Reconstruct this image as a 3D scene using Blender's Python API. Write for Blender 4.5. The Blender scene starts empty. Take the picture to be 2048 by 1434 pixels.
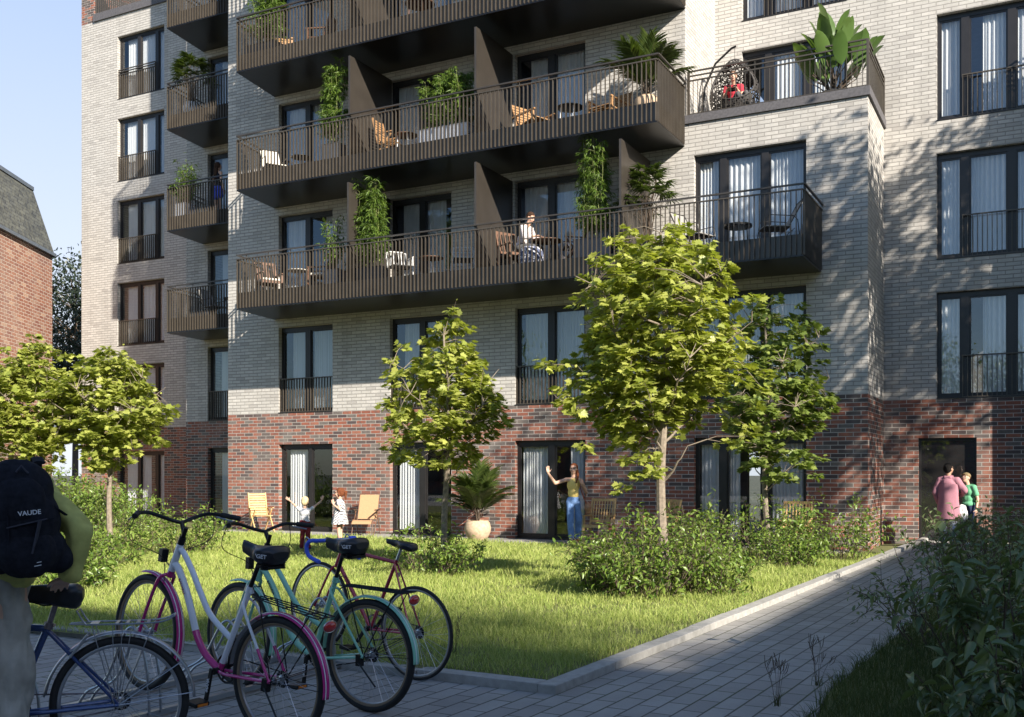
import bpy, bmesh, math, random
import numpy as np
from mathutils import Vector, Matrix, noise
R = math.radians
PI = math.pi
sc = bpy.context.scene
col = sc.collection
rnd = random.Random(7)

# ------------------------------------------------------------------ camera, sky, sun, exposure
CAM = Vector((20.136, -21.648, 1.583)); YAW = 0.48
cd = bpy.data.cameras.new('camera'); cam = bpy.data.objects.new('camera', cd); col.objects.link(cam)
cam.location = CAM; cam.rotation_euler = (R(90), 0, YAW)
cd.sensor_width = 36; cd.lens = 2057.7 / 2048 * 36; cd.shift_y = 226.2 / 2048
cd.clip_start = .05; cd.clip_end = 600
sc.camera = cam
SUN = Vector((1.66, -1.0, 1.03)).normalized()
world = bpy.data.worlds.new('World'); sc.world = world; world.use_nodes = True
wn = world.node_tree; wn.nodes.clear()
sky = wn.nodes.new('ShaderNodeTexSky'); sky.sky_type = 'NISHITA'; sky.sun_disc = False
sky.sun_elevation = math.asin(SUN.z); sky.sun_rotation = math.atan2(SUN.x, SUN.y)
sky.air_density = 1.0; sky.dust_density = .6; sky.ozone_density = 4.0
bgn = wn.nodes.new('ShaderNodeBackground'); bgn.inputs['Strength'].default_value = .09
won = wn.nodes.new('ShaderNodeOutputWorld')
# thin summer haze low in the sky opposite the sun
_tc = wn.nodes.new('ShaderNodeTexCoord'); _sx = wn.nodes.new('ShaderNodeSeparateXYZ'); wn.links.new(_tc.outputs['Generated'], _sx.inputs[0])
_dt = wn.nodes.new('ShaderNodeVectorMath'); _dt.operation = 'DOT_PRODUCT'; _dt.inputs[1].default_value = Vector((-.66, .75, .05)).normalized(); wn.links.new(_tc.outputs['Generated'], _dt.inputs[0])
_mr = wn.nodes.new('ShaderNodeMapRange'); _mr.inputs[1].default_value = .62; _mr.inputs[2].default_value = .9; wn.links.new(_dt.outputs['Value'], _mr.inputs[0])
_me = wn.nodes.new('ShaderNodeMapRange'); _me.inputs[1].default_value = .75; _me.inputs[2].default_value = 0.0; _me.inputs[3].default_value = .8; _me.inputs[4].default_value = 1; wn.links.new(_sx.outputs[2], _me.inputs[0])
_mu = wn.nodes.new('ShaderNodeMath'); _mu.operation = 'MULTIPLY'; wn.links.new(_mr.outputs[0], _mu.inputs[0]); wn.links.new(_me.outputs[0], _mu.inputs[1])
_hz = wn.nodes.new('ShaderNodeMix'); _hz.data_type = 'RGBA'; wn.links.new(_mu.outputs[0], _hz.inputs[0]); wn.links.new(sky.outputs[0], _hz.inputs[6]); _hc = wn.nodes.new('ShaderNodeMix'); _hc.data_type = 'RGBA'; _me2 = wn.nodes.new('ShaderNodeMapRange'); _me2.inputs[1].default_value = .06; _me2.inputs[2].default_value = .44; wn.links.new(_sx.outputs[2], _me2.inputs[0]); wn.links.new(_me2.outputs[0], _hc.inputs[0])
_hc.inputs[6].default_value = (4.9, 5.2, 5.6, 1); _hc.inputs[7].default_value = (2.75, 3.6, 5.4, 1); wn.links.new(_hc.outputs[2], _hz.inputs[7])
wn.links.new(_hz.outputs[2], bgn.inputs[0]); wn.links.new(bgn.outputs[0], won.inputs[0])
sl = bpy.data.lights.new('sun', 'SUN'); sl.energy = 5.0; sl.angle = R(.6); sl.color = (1, .92, .81)
so = bpy.data.objects.new('sun', sl); col.objects.link(so)
so.rotation_euler = (-SUN).to_track_quat('-Z', 'Y').to_euler()
sc.view_settings.view_transform = 'Standard'; sc.view_settings.look = 'None'
sc.view_settings.exposure = 1.1; sc.view_settings.gamma = 1
sc.render.engine = 'CYCLES'
sc.cycles.max_bounces = 8; sc.cycles.diffuse_bounces = 2; sc.cycles.transparent_max_bounces = 24
sc.cycles.use_denoising = True
FPX = 2057.7
def unp(u, v, **k):
    a = (u - 1024) / FPX; b = -(v - 943.2) / FPX
    c, s = math.cos(YAW), math.sin(YAW)
    r = Vector((-s + a * c, c + a * s, b))
    if 'z' in k: t = (k['z'] - CAM.z) / r.z
    elif 'y' in k: t = (k['y'] - CAM.y) / r.y
    elif 'x' in k: t = (k['x'] - CAM.x) / r.x
    else: t = k['d']
    return CAM + r * t

# ------------------------------------------------------------------ scene helpers
def tag(o, label=None, cat=None, group=None, kind=None):
    if label: o['label'] = label
    if cat: o['category'] = cat
    if group: o['group'] = group
    if kind: o['kind'] = kind
    return o
def thing(name, label, cat, loc=(0, 0, 0), rz=0, group=None, scale=1):
    o = bpy.data.objects.new(name, None); col.objects.link(o)
    o.location = loc; o.rotation_euler = (0, 0, rz); o.scale = (scale,) * 3
    o.empty_display_size = .2
    return tag(o, label, cat, group)
def dup(root, loc=None, rz=None, label=None, group=None, scale=None):
    def rec(o, par):
        c = o.copy(); col.objects.link(c)
        if par: c.parent = par
        for ch in o.children: rec(ch, c)
        return c
    r = rec(root, None)
    if loc is not None: r.location = loc
    if rz is not None: r.rotation_euler = (0, 0, rz)
    if scale: r.scale = (scale,) * 3
    if label: r['label'] = label
    if group: r['group'] = group
    return r

class MB:
    def __init__(s): s.v = []; s.f = []; s.m = []; s.cur = 0
    def add(s, vs, fs):
        o = len(s.v); s.v += [tuple(p) for p in vs]; s.f += [tuple(i + o for i in f) for f in fs]; s.m += [s.cur] * len(fs); return s
    def box(s, x0, x1, y0, y1, z0, z1):
        return s.add([(x0, y0, z0), (x1, y0, z0), (x1, y1, z0), (x0, y1, z0), (x0, y0, z1), (x1, y0, z1), (x1, y1, z1), (x0, y1, z1)],
                     [(0, 3, 2, 1), (4, 5, 6, 7), (0, 1, 5, 4), (1, 2, 6, 5), (2, 3, 7, 6), (3, 0, 4, 7)])
    def prism(s, pts, z0, z1):
        n = len(pts)
        return s.add([(p[0], p[1], z0) for p in pts] + [(p[0], p[1], z1) for p in pts],
                     [tuple(range(n))[::-1], tuple(range(n, 2 * n))] + [(i, (i + 1) % n, n + (i + 1) % n, n + i) for i in range(n)])
    def bar(s, a, b, w, h=None, up=(0, 0, 1)):
        a = Vector(a); b = Vector(b); d = (b - a).normalized(); up = Vector(up)
        if abs(d.dot(up)) > .98: up = Vector((1, 0, 0)) if abs(d.x) < .9 else Vector((0, 1, 0))
        x = d.cross(up).normalized(); y = x.cross(d); h = h or w; x *= w / 2; y *= h / 2
        vs = [a - x - y, a + x - y, a + x + y, a - x + y, b - x - y, b + x - y, b + x + y, b - x + y]
        return s.add(vs, [(0, 3, 2, 1), (4, 5, 6, 7), (0, 1, 5, 4), (1, 2, 6, 5), (2, 3, 7, 6), (3, 0, 4, 7)])
    def tube(s, pts, r, n=8, closed=False, cap=True, flat=1.0, up0=None):
        pts = [Vector(p) for p in pts]; N = len(pts); rs = r if hasattr(r, '__len__') else [r] * N
        vs = []; up = None
        for i, p in enumerate(pts):
            if closed: t = (pts[(i + 1) % N] - pts[i - 1]).normalized()
            else: t = (pts[min(i + 1, N - 1)] - pts[max(i - 1, 0)]).normalized()
            if up is None:
                up = Vector(up0) if up0 else (Vector((0, 0, 1)) if abs(t.z) < .9 else Vector((1, 0, 0)))
            up = (up - t * up.dot(t)).normalized(); x = t.cross(up)
            for k in range(n):
                a = 2 * PI * k / n; vs.append(p + x * math.cos(a) * rs[i] + up * math.sin(a) * rs[i] * flat)
        fs = []
        M = N if closed else N - 1
        for i in range(M):
            j = (i + 1) % N
            for k in range(n): l = (k + 1) % n; fs.append((i * n + k, i * n + l, j * n + l, j * n + k))
        if cap and not closed: fs += [tuple(range(n))[::-1], tuple(range((N - 1) * n, N * n))]
        return s.add(vs, fs)
    def lathe(s, prof, c=(0, 0, 0), n=24, axis='z'):
        vs = []
        for r, h in prof:
            for k in range(n):
                a = 2 * PI * k / n; q = (r * math.cos(a), r * math.sin(a), h)
                if axis == 'y': q = (q[0], q[2], q[1])
                elif axis == 'x': q = (q[2], q[0], q[1])
                vs.append((q[0] + c[0], q[1] + c[1], q[2] + c[2]))
        fs = [(i * n + k, i * n + (k + 1) % n, (i + 1) * n + (k + 1) % n, (i + 1) * n + k) for i in range(len(prof) - 1) for k in range(n)]
        return s.add(vs, fs)
    def ball(s, c, r, n=12, m=8):
        if not hasattr(r, '__len__'): r = (r, r, r)
        vs = [(c[0] + r[0] * math.cos(2 * PI * k / n) * math.sin(PI * (j + .02) / (m + .04)), c[1] + r[1] * math.sin(2 * PI * k / n) * math.sin(PI * (j + .02) / (m + .04)), c[2] + r[2] * math.cos(PI * (j + .02) / (m + .04))) for j in range(m + 1) for k in range(n)]
        return s.add(vs, [(j * n + k, (j + 1) * n + k, (j + 1) * n + (k + 1) % n, j * n + (k + 1) % n) for j in range(m) for k in range(n)])
    def build(s, name, mats, parent=None, smooth=False, bevel=0, loc=None):
        me = bpy.data.meshes.new(name); me.from_pydata(s.v, [], s.f)
        if not isinstance(mats, (list, tuple)): mats = [mats]
        for m in mats: me.materials.append(m)
        if len(mats) > 1: me.polygons.foreach_set('material_index', s.m)
        if smooth: me.polygons.foreach_set('use_smooth', [True] * len(me.polygons))
        me.update()
        o = bpy.data.objects.new(name, me); col.objects.link(o)
        if loc is not None: o.location = loc
        if parent: o.parent = parent
        if smooth:
            try: me.set_sharp_from_angle(angle=R(40))
            except Exception: pass
        if bevel:
            b = o.modifiers.new('b', 'BEVEL'); b.width = bevel; b.segments = 2; b.limit_method = 'ANGLE'
        return o

def np_mesh(name, V, F, mats, parent=None, midx=None, smooth=False, loc=None):
    """V (n,3), F (m,k) arrays -> object"""
    V = np.asarray(V, np.float32); F = np.asarray(F, np.int32); m, k = F.shape
    me = bpy.data.meshes.new(name)
    me.vertices.add(len(V)); me.vertices.foreach_set('co', V.ravel())
    me.loops.add(m * k); me.loops.foreach_set('vertex_index', F.ravel())
    me.polygons.add(m); me.polygons.foreach_set('loop_start', np.arange(0, m * k, k, dtype=np.int32))
    if not isinstance(mats, (list, tuple)): mats = [mats]
    for q in mats: me.materials.append(q)
    if midx is not None: me.polygons.foreach_set('material_index', np.asarray(midx, np.int32))
    if smooth: me.polygons.foreach_set('use_smooth', np.ones(m, bool))
    me.update(calc_edges=True); me.validate()
    o = bpy.data.objects.new(name, me); col.objects.link(o)
    if parent: o.parent = parent
    if loc is not None: o.location = loc
    return o

# ------------------------------------------------------------------ materials
class NT:
    def __init__(s, name):
        s.m = bpy.data.materials.new(name); s.m.use_nodes = True; s.t = s.m.node_tree; s.t.nodes.clear()
        s.out = s.n('OutputMaterial'); s.p = s.n('BsdfPrincipled'); s.l(s.p.outputs[0], s.out.inputs[0])
    def n(s, t, **k):
        o = s.t.nodes.new('ShaderNode' + t)
        for a, b in k.items(): setattr(o, a, b)
        return o
    def l(s, a, b): s.t.links.new(a, b)
    def math(s, op, a, b=None, c=None):
        o = s.n('Math', operation=op)
        for i, q in enumerate((a, b, c)):
            if q is None: continue
            if isinstance(q, (int, float)): o.inputs[i].default_value = q
            else: s.l(q, o.inputs[i])
        return o.outputs[0]
    def mix(s, f, a, b, blend='MIX'):
        o = s.n('Mix', data_type='RGBA', blend_type=blend)
        for q, i in ((f, 0), (a, 6), (b, 7)):
            if isinstance(q, (int, float)): o.inputs[i].default_value = q
            elif isinstance(q, tuple): o.inputs[i].default_value = (*q[:3], 1)
            else: s.l(q, o.inputs[i])
        return o.outputs[2]
    def ramp(s, f, stops, interp='LINEAR'):
        o = s.n('ValToRGB'); o.color_ramp.interpolation = interp; e = o.color_ramp.elements
        while len(e) > 1: e.remove(e[0])
        e[0].position = stops[0][0]; e[0].color = (*stops[0][1], 1)
        for p, c in stops[1:]: q = e.new(p); q.color = (*c, 1)
        s.l(f, o.inputs[0]); return o.outputs[0]
    def noise(s, scale, detail=4, vec=None, rough=.55, dist=0):
        o = s.n('TexNoise'); o.inputs['Scale'].default_value = scale; o.inputs['Detail'].default_value = detail; o.inputs['Roughness'].default_value = rough; o.inputs['Distortion'].default_value = dist
        if vec is None: vec = s.obj()
        s.l(vec, o.inputs['Vector']); return o.outputs[0]
    def obj(s):
        if not hasattr(s, '_o'): s._o = s.n('TexCoord').outputs['Object']
        return s._o
    def bump(s, h, strength=.3, dist=.01):
        o = s.n('Bump'); o.inputs['Strength'].default_value = strength; o.inputs['Distance'].default_value = dist
        s.l(h, o.inputs['Height']); s.l(o.outputs[0], s.p.inputs['Normal']); return o
    def set(s, **k):
        for a, b in k.items():
            i = s.p.inputs[a.replace('_', ' ')]
            if isinstance(b, (int, float)): i.default_value = b
            elif isinstance(b, tuple): i.default_value = (*b[:3], 1)
            else: s.l(b, i)
        return s
def simple(name, c, rough=.6, metal=0, var=.15, scale=6, bump=0, bscale=60, coat=0, spec=.5):
    t = NT(name)
    n = t.noise(scale, 3)
    lo = tuple(x * (1 - var) for x in c); hi = tuple(min(1, x * (1 + var)) for x in c)
    t.set(Base_Color=t.ramp(n, [(.3, lo), (.7, hi)]), Roughness=rough, Metallic=metal)
    t.p.inputs['Specular IOR Level'].default_value = spec
    if coat: t.p.inputs['Coat Weight'].default_value = coat; t.p.inputs['Coat Roughness'].default_value = .1
    if bump: t.bump(t.noise(bscale, 4), bump, .004)
    return t.m
def brick_mat(name, kind):
    t = NT(name)
    tc = t.n('TexCoord'); geo = t.n('NewGeometry')
    sp = t.n('SeparateXYZ'); t.l(tc.outputs['Object'], sp.inputs[0])
    sn = t.n('SeparateXYZ'); t.l(geo.outputs['True Normal'], sn.inputs[0])
    ax = t.math('ABSOLUTE', sn.outputs[0]); sel = t.math('GREATER_THAN', ax, .5)
    u = t.math('ADD', t.math('MULTIPLY', sp.outputs[0], t.math('SUBTRACT', 1.0, sel)), t.math('MULTIPLY', sp.outputs[1], sel))
    az = t.math('GREATER_THAN', t.math('ABSOLUTE', sn.outputs[2]), .5)
    w = t.math('ADD', t.math('MULTIPLY', sp.outputs[2], t.math('SUBTRACT', 1.0, az)), t.math('MULTIPLY', sp.outputs[1], az))
    cb = t.n('CombineXYZ'); t.l(t.math('ADD', u, 30.0), cb.inputs[0]); t.l(t.math('ADD', w, 10 * .0857 - .066), cb.inputs[1])
    bw, bh = (.30, .0857) if kind != 'old' else (.34, .12)
    b = t.n('TexBrick', offset=.5); t.l(cb.outputs[0], b.inputs['Vector'])
    for k, v in (('Scale', 1), ('Mortar Size', .0085 if kind == 'light' else .0075 if kind == 'red' else .012), ('Mortar Smooth', .12), ('Brick Width', bw), ('Row Height', bh)): b.inputs[k].default_value = v
    b.inputs['Color1'].default_value = (0, 0, 0, 1); b.inputs['Color2'].default_value = (1, 1, 1, 1); b.inputs['Mortar'].default_value = (.5, .5, .5, 1)
    bc = b.outputs['Color']; fac = b.outputs['Fac']
    n1 = t.noise(9, 5); n2 = t.noise(45, 3)
    if kind == 'light':
        c = t.ramp(bc, [(0, (.36, .34, .315)), (.15, (.45, .43, .395)), (.6, (.48, .46, .425)), (1, (.53, .505, .465))])
        c = t.mix(t.ramp(n1, [(.45, (0, 0, 0)), (.75, (.45, .45, .45))]), c, (.33, .31, .29))
        mort = (.27, .255, .235)  # mortar darker than its own tone, painting in the shadow of recessed joints
    elif kind == 'red':
        c = t.ramp(bc, [(0, (.27, .085, .05)), (.28, (.31, .115, .07)), (.5, (.23, .08, .052)), (.62, (.085, .065, .06)), (.78, (.15, .13, .115)), (.9, (.07, .05, .05))], 'CONSTANT')
        c = t.mix(t.ramp(n1, [(.42, (0, 0, 0)), (.7, (.7, .7, .7))]), c, (.075, .06, .06))
        mort = (.44, .41, .37)
    else:
        c = t.ramp(bc, [(0, (.24, .075, .04)), (.4, (.36, .14, .075)), (.7, (.22, .07, .045)), (1, (.50, .30, .19))])
        c = t.mix(t.ramp(n1, [(.4, (0, 0, 0)), (.75, (.6, .6, .6))]), c, (.22, .12, .09))
        mort = (.52, .42, .34)
    c = t.mix(t.ramp(n2, [(.3, (.0, 0, 0)), (.8, (.25, .25, .25))]), c, (.02, .02, .02), 'MIX') if kind == 'old' else c
    mp = t.n('Mapping'); mp.inputs['Scale'].default_value = (1.6, 1.6, .22); t.l(tc.outputs['Object'], mp.inputs[0])
    stain = t.noise(1.0, 5, mp.outputs[0]); big = t.noise(.35, 3)
    tot = t.mix(fac, c, mort)
    tot = t.mix(t.ramp(stain, [(.52, (0, 0, 0)), (.78, (.38, .38, .38))]), tot, tuple(x * .62 for x in mort))
    tot = t.mix(t.ramp(big, [(.35, (0, 0, 0)), (.7, (.13, .13, .13))]), tot, (.55, .50, .44) if kind != 'red' else (.30, .2, .15))
    t.set(Base_Color=tot, Roughness=.85)
    h = t.math('ADD', t.math('SUBTRACT', 1.0, fac), t.math('MULTIPLY', n2, .12))
    t.bump(h, 1.0, .016)
    return t.m
M = {}
M['brick'] = brick_mat('light brick', 'light')
M['redbrick'] = brick_mat('red brick', 'red')
M['oldbrick'] = brick_mat('old brick', 'old')
M['frame'] = simple('anthracite frame', (.028, .026, .026), .38, .3, .1)
M['bronze'] = simple('bronze metal', (.088, .074, .058), .42, .35, .12, 3)
M['bronze2'] = simple('bronze sheet', (.062, .053, .044), .33, .35, .1, 3)
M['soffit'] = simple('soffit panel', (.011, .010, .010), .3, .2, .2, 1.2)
M['stone'] = simple('dark stone coping', (.10, .095, .10), .7, 0, .25, 20, .3)
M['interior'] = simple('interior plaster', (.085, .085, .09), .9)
M['roofgrey'] = simple('roof membrane', (.12, .12, .12), .9)
def glass_mat():
    t = NT('window glass'); t.t.nodes.remove(t.p)
    tr = t.n('BsdfTransparent'); tr.inputs[0].default_value = (.86, .89, .90, 1)
    gl = t.n('BsdfGlossy'); gl.inputs['Roughness'].default_value = 0.003; gl.inputs[0].default_value = (.93, .96, 1, 1)
    fr = t.n('Fresnel'); _g = t.n('NewGeometry'); t.l(t.math('ADD', t.math('MULTIPLY', _g.outputs['Backfacing'], 1 / 2.0 - 2.0), 2.0), fr.inputs[0])
    # slight waviness of the panes
    bp = t.n('Bump'); bp.inputs['Strength'].default_value = .02; bp.inputs['Distance'].default_value = .02
    t.l(t.noise(1.3, 1), bp.inputs['Height']); t.l(bp.outputs[0], gl.inputs['Normal'])
    mx = t.n('MixShader'); t.l(fr.outputs[0], mx.inputs[0]); t.l(tr.outputs[0], mx.inputs[1]); t.l(gl.outputs[0], mx.inputs[2])
    t.l(mx.outputs[0], t.out.inputs[0]); return t.m
M['glass'] = glass_mat()
def cloth_mat(name, c, tr=.25, rough=.9):
    t = NT(name); t.set(Base_Color=c, Roughness=rough)
    t.p.inputs['Specular IOR Level'].default_value = .1
    w = t.n('BsdfTranslucent'); w.inputs[0].default_value = (*c, 1)
    mx = t.n('MixShader'); mx.inputs[0].default_value = tr
    t.l(t.p.outputs[0], mx.inputs[1]); t.l(w.outputs[0], mx.inputs[2]); t.l(mx.outputs[0], t.out.inputs[0]); return t.m
M['curtain'] = cloth_mat('curtain voile', (.86, .85, .85), .3)
M['curtain2'] = cloth_mat('curtain linen', (.52, .49, .45), .25)
M['concrete'] = simple('concrete', (.36, .35, .33), .85, 0, .2, 8, .3)
# ------------------------------------------------------------------ apartment building
BL = thing('apartment_building', 'pale brick apartment building with red brick ground floor, dark windows and bronze balconies', 'building')
FS, HH = 3.151, 5.451
ZB = 3.151
def grid_wall(name, const, axis, a0, a1, z0, z1, opens, reveal=.16, sgn=1, zcut=ZB, mats=('redbrick', 'brick')):
    """wall sheet; axis 'y': plane y=const, spans x. opens: (a0,a1,z0,z1). sgn: direction of reveal depth."""
    mb = MB(); A = sorted({a0, a1, *[o[0] for o in opens], *[o[1] for o in opens]}); A = [a for a in A if a0 <= a <= a1]
    Zs = sorted({z0, z1, *([zcut] if z0 < zcut < z1 else []), *[o[2] for o in opens], *[o[3] for o in opens]}); Zs = [z for z in Zs if z0 <= z <= z1]
    def pt(a, d, z): return (a, const + d, z) if axis == 'y' else (const + d, a, z)
    def mt(z): return 0 if z < zcut else 1
    for i in range(len(A) - 1):
        for j in range(len(Zs) - 1):
            ca, cz = (A[i] + A[i + 1]) / 2, (Zs[j] + Zs[j + 1]) / 2
            if any(o[0] < ca < o[1] and o[2] < cz < o[3] for o in opens): continue
            mb.cur = mt(cz); mb.add([pt(A[i], 0, Zs[j]), pt(A[i + 1], 0, Zs[j]), pt(A[i + 1], 0, Zs[j + 1]), pt(A[i], 0, Zs[j + 1])], [(0, 1, 2, 3)])
    for o in opens:
        x0, x1, y0, y1 = o; mb.cur = mt((y0 + y1) / 2); D = reveal * sgn
        for q in (((x0, y0), (x0, y1)), ((x0, y1), (x1, y1)), ((x1, y1), (x1, y0)), ((x1, y0), (x0, y0))):
            (p0, p1) = q
            mb.add([pt(p0[0], 0, p0[1]), pt(p1[0], 0, p1[1]), pt(p1[0], D, p1[1]), pt(p0[0], D, p0[1])], [(0, 1, 2, 3)])
    return mb.build(name, [M[m] for m in mats], BL)

def curtain_mesh(mb, x0, x1, y, z0, z1, seed=0):
    r = random.Random(seed); n = max(6, int((x1 - x0) / .012)); ph = r.random() * 6; a = .028
    pts = []
    x = x0; w = 0
    for i in range(n + 1):
        t = i / n; w += (x1 - x0) / n * (2 * PI / (.088 + .07 * noise.noise(Vector((x0 + t * 5, seed * 1.7, 0)))))
        pts.append((x0 + t * (x1 - x0), y + a * math.sin(w + ph) * (1 + .5 * noise.noise(Vector((t * 9, seed, 3))))))
    lv = [z0, z0 + (z1 - z0) * .35, z0 + (z1 - z0) * .7, z1]
    vs = []
    for k, z in enumerate(lv):
        for (px, py) in pts: vs.append((px, y + (py - y) * (1.15 - .15 * k), z))
    m = n + 1
    mb.add(vs, [(k * m + i, k * m + i + 1, (k + 1) * m + i + 1, (k + 1) * m + i) for k in range(3) for i in range(n)])

def window(x0, x1, z0, z1, y, panes, curt, seed, jul=None, head=.11, cmat='curtain', rails=1):
    """panes: interior mullion positions (x, width). curt: list of (x0,x1) curtains."""
    yo = y + .13; mb = MB(); fw = .055
    mb.box(x0, x0 + fw, yo, yo + .08, z0, z1); mb.box(x1 - fw, x1, yo, yo + .08, z0, z1)
    mb.box(x0 + fw, x1 - fw, yo, yo + .08, z1 - head, z1); mb.box(x0 + fw, x1 - fw, yo, yo + .08, z0, z0 + .09)
    for (mx, mw) in panes:
        mb.box(mx - mw / 2, mx + mw / 2, yo - .012, yo + .085, z0 + .09, z1 - head)
    # thin sash lines
    xs = [x0 + fw] + [q for (mx, mw) in panes for q in (mx - mw / 2, mx + mw / 2)] + [x1 - fw]
    for i in range(0, len(xs), 2):
        a, b = xs[i], xs[i + 1]; s_ = .035
        mb.box(a, a + s_, yo + .02, yo + .06, z0 + .09, z1 - head); mb.box(b - s_, b, yo + .02, yo + .06, z0 + .09, z1 - head)
        mb.box(a + s_, b - s_, yo + .02, yo + .06, z1 - head - s_, z1 - head); mb.box(a + s_, b - s_, yo + .02, yo + .06, z0 + .09, z0 + .09 + s_)
    # sill
    mb.box(x0 + .002, x1 - .002, y - .015, yo - .015, z0 + .002, z0 + .022)
    w = mb.build('window', M['frame'], BL)
    g = MB()
    for i in range(0, len(xs), 2):
        a, b = xs[i] + .03, xs[i + 1] - .03
        g.add([(a, yo + .04, z0 + .12), (b, yo + .04, z0 + .12), (b, yo + .04, z1 - head - .03), (a, yo + .04, z1 - head - .03)], [(0, 1, 2, 3)])
    g.build('pane', M['glass'], w)
    if curt:
        c = MB()
        for k, (a, b) in enumerate(curt): curtain_mesh(c, a, b, y + .27, z0 + .06, z1 - .03, seed * 3 + k)
        c.build('curtain', M[cmat], w, smooth=True)
    if jul:
        j0, j1, zt = jul; r = MB()
        n = round((j1 - j0) / .095)
        for i in range(n + 1):
            x = j0 + .015 + (j1 - j0 - .03) * i / n
            r.box(x - .007, x + .007, y + .035, y + .075, z0 + .02, zt - .012)
        r.box(j0, j1, y + .03, y + .08, zt - .012, zt + .012)
        r.box(j0, j1, y + .04, y + .07, z0 + .03, z0 + .045)
        if rails > 1:
            for dz in (.09, .17):
                r.box(j0, j1, y + .03, y + .08, zt + dz - .012, zt + dz + .012)
            for x in (j0 + .012, (j0 + j1) / 2, j1 - .012): r.box(x - .01, x + .01, y + .045, y + .065, zt, zt + .17)
        r.build('window_railing', M['bronze'], w)
    return w

# columns of the main front
CA, CB, CC, CD = (1.79, 3.588), (5.384, 7.19), (8.945, 10.757), (13.32, 15.716)
XR = 16.93
opens = []
wins = []
for lev in range(0, 5):
    z0 = 0 if lev == 0 else FS + 3 * (lev - 1); z1 = 2.314 if lev == 0 else HH + 3 * (lev - 1)
    cols = [CA, CB, CC] + ([CD] if lev < 3 else [])
    for ci, c in enumerate(cols):
        opens.append((c[0], c[1], z0, z1)); wins.append((lev, ci, c, z0, z1))
up = [o for o in opens if o[2] > 9.1]; low = [o for o in opens if o[2] <= 9.1]
grid_wall('front_wall', 0, 'y', 0, 13.12, -.1, 16.5, [o for o in opens if o[1] < 13])
grid_wall('front_wall', 0, 'y', 13.12, XR, -.1, 9.15, [o for o in opens if o[0] > 13])
grid_wall('side_wall', 0, 'x', 0, 2.386, -.1, 22, [])
grid_wall('side_wall', XR, 'x', 0, 2.287, -.1, 9.15, [])
grid_wall('side_wall', 13.12, 'x', 0, 2.287, 9.15, 22, [])
# right recess
EX0, EX1 = 18.01, 20.25
FX0, FX1 = 13.76, 16.15
ro = [(EX0, EX1, FS + 3 * k, HH + 3 * k) for k in range(5)] + [(17.64, 18.8, .08, 2.31)]
grid_wall('front_wall', 2.287, 'y', XR, 20.6, -.1, 9.15, [o for o in ro if o[3] < 9])
grid_wall('front_wall', 2.287, 'y', 13.12, 20.6, 9.15, 22, [o for o in ro if o[2] > 9.1] + [(FX0, FX1, FS + 3 * k, HH + 3 * k) for k in (2, 3, 4)])
# middle and left wings
MX0, MX1 = -3.06, -1.26
mo = [(MX0, MX1, (FS + 3 * (k - 1)) if k else 0, (HH + 3 * (k - 1)) if k else 2.314) for k in range(6)]
grid_wall('front_wall', 2.386, 'y', -3.965, 0, -.1, 22, mo)
grid_wall('side_wall', -3.965, 'x', 2.386, 5.021, -.1, 22, [])
WX0, WX1 = -9.99, -7.65
wo = [(WX0, WX1, (FS + 3 * (k - 1)) if k else 0, (HH + 3 * (k - 1)) if k else 2.314) for k in range(6)]
grid_wall('front_wall', 5.021, 'y', -11.88, -3.965, -.1, 18.23, wo)
grid_wall('side_wall', -11.88, 'x', 5.021, 14, -.1, 18.23, [])
grid_wall('front_wall', 5.021, 'y', -11.88, -11.2, 18.23, 22, [], zcut=50)
grid_wall('side_wall', -11.2, 'x', 5.021, 6.5, 18.23, 22, [], zcut=50)
grid_wall('side_wall', -11.88, 'x', 5.021, 14, 18.23, 22, [], zcut=50)
# inside: floors, back walls, roofs
mb = MB()
for k in range(7):
    z = -.02 if k == 0 else FS + 3 * (k - 1) - .06
    for (x0, x1, y0) in ((.02, 13.1, .16), (-3.945, -.02, 2.55), (-11.86, -3.985, 5.19), (13.14, 20.58, 2.45)):
        mb.box(x0, x1, y0, y0 + 5, z - .2, z)
    if k < 4 : mb.box(13.14, XR - .02, .16, 2.27, z - .2, z)
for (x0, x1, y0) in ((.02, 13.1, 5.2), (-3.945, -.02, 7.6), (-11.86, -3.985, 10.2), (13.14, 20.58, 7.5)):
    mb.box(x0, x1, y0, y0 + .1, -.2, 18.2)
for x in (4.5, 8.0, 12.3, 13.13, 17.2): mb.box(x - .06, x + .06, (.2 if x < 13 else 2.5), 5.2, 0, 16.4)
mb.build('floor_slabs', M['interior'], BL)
for bx in ((-.3, 13.12, 2.4, 9, 16.4, 22), (-11.8, -.3, 7.2, 14, 16.5, 18.2), (13.14, 16.9, 0.02, 2.27, 9.0, 9.14)):
    mb = MB(); mb.box(*bx); mb.build('roof', M['roofgrey'], BL)

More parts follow.
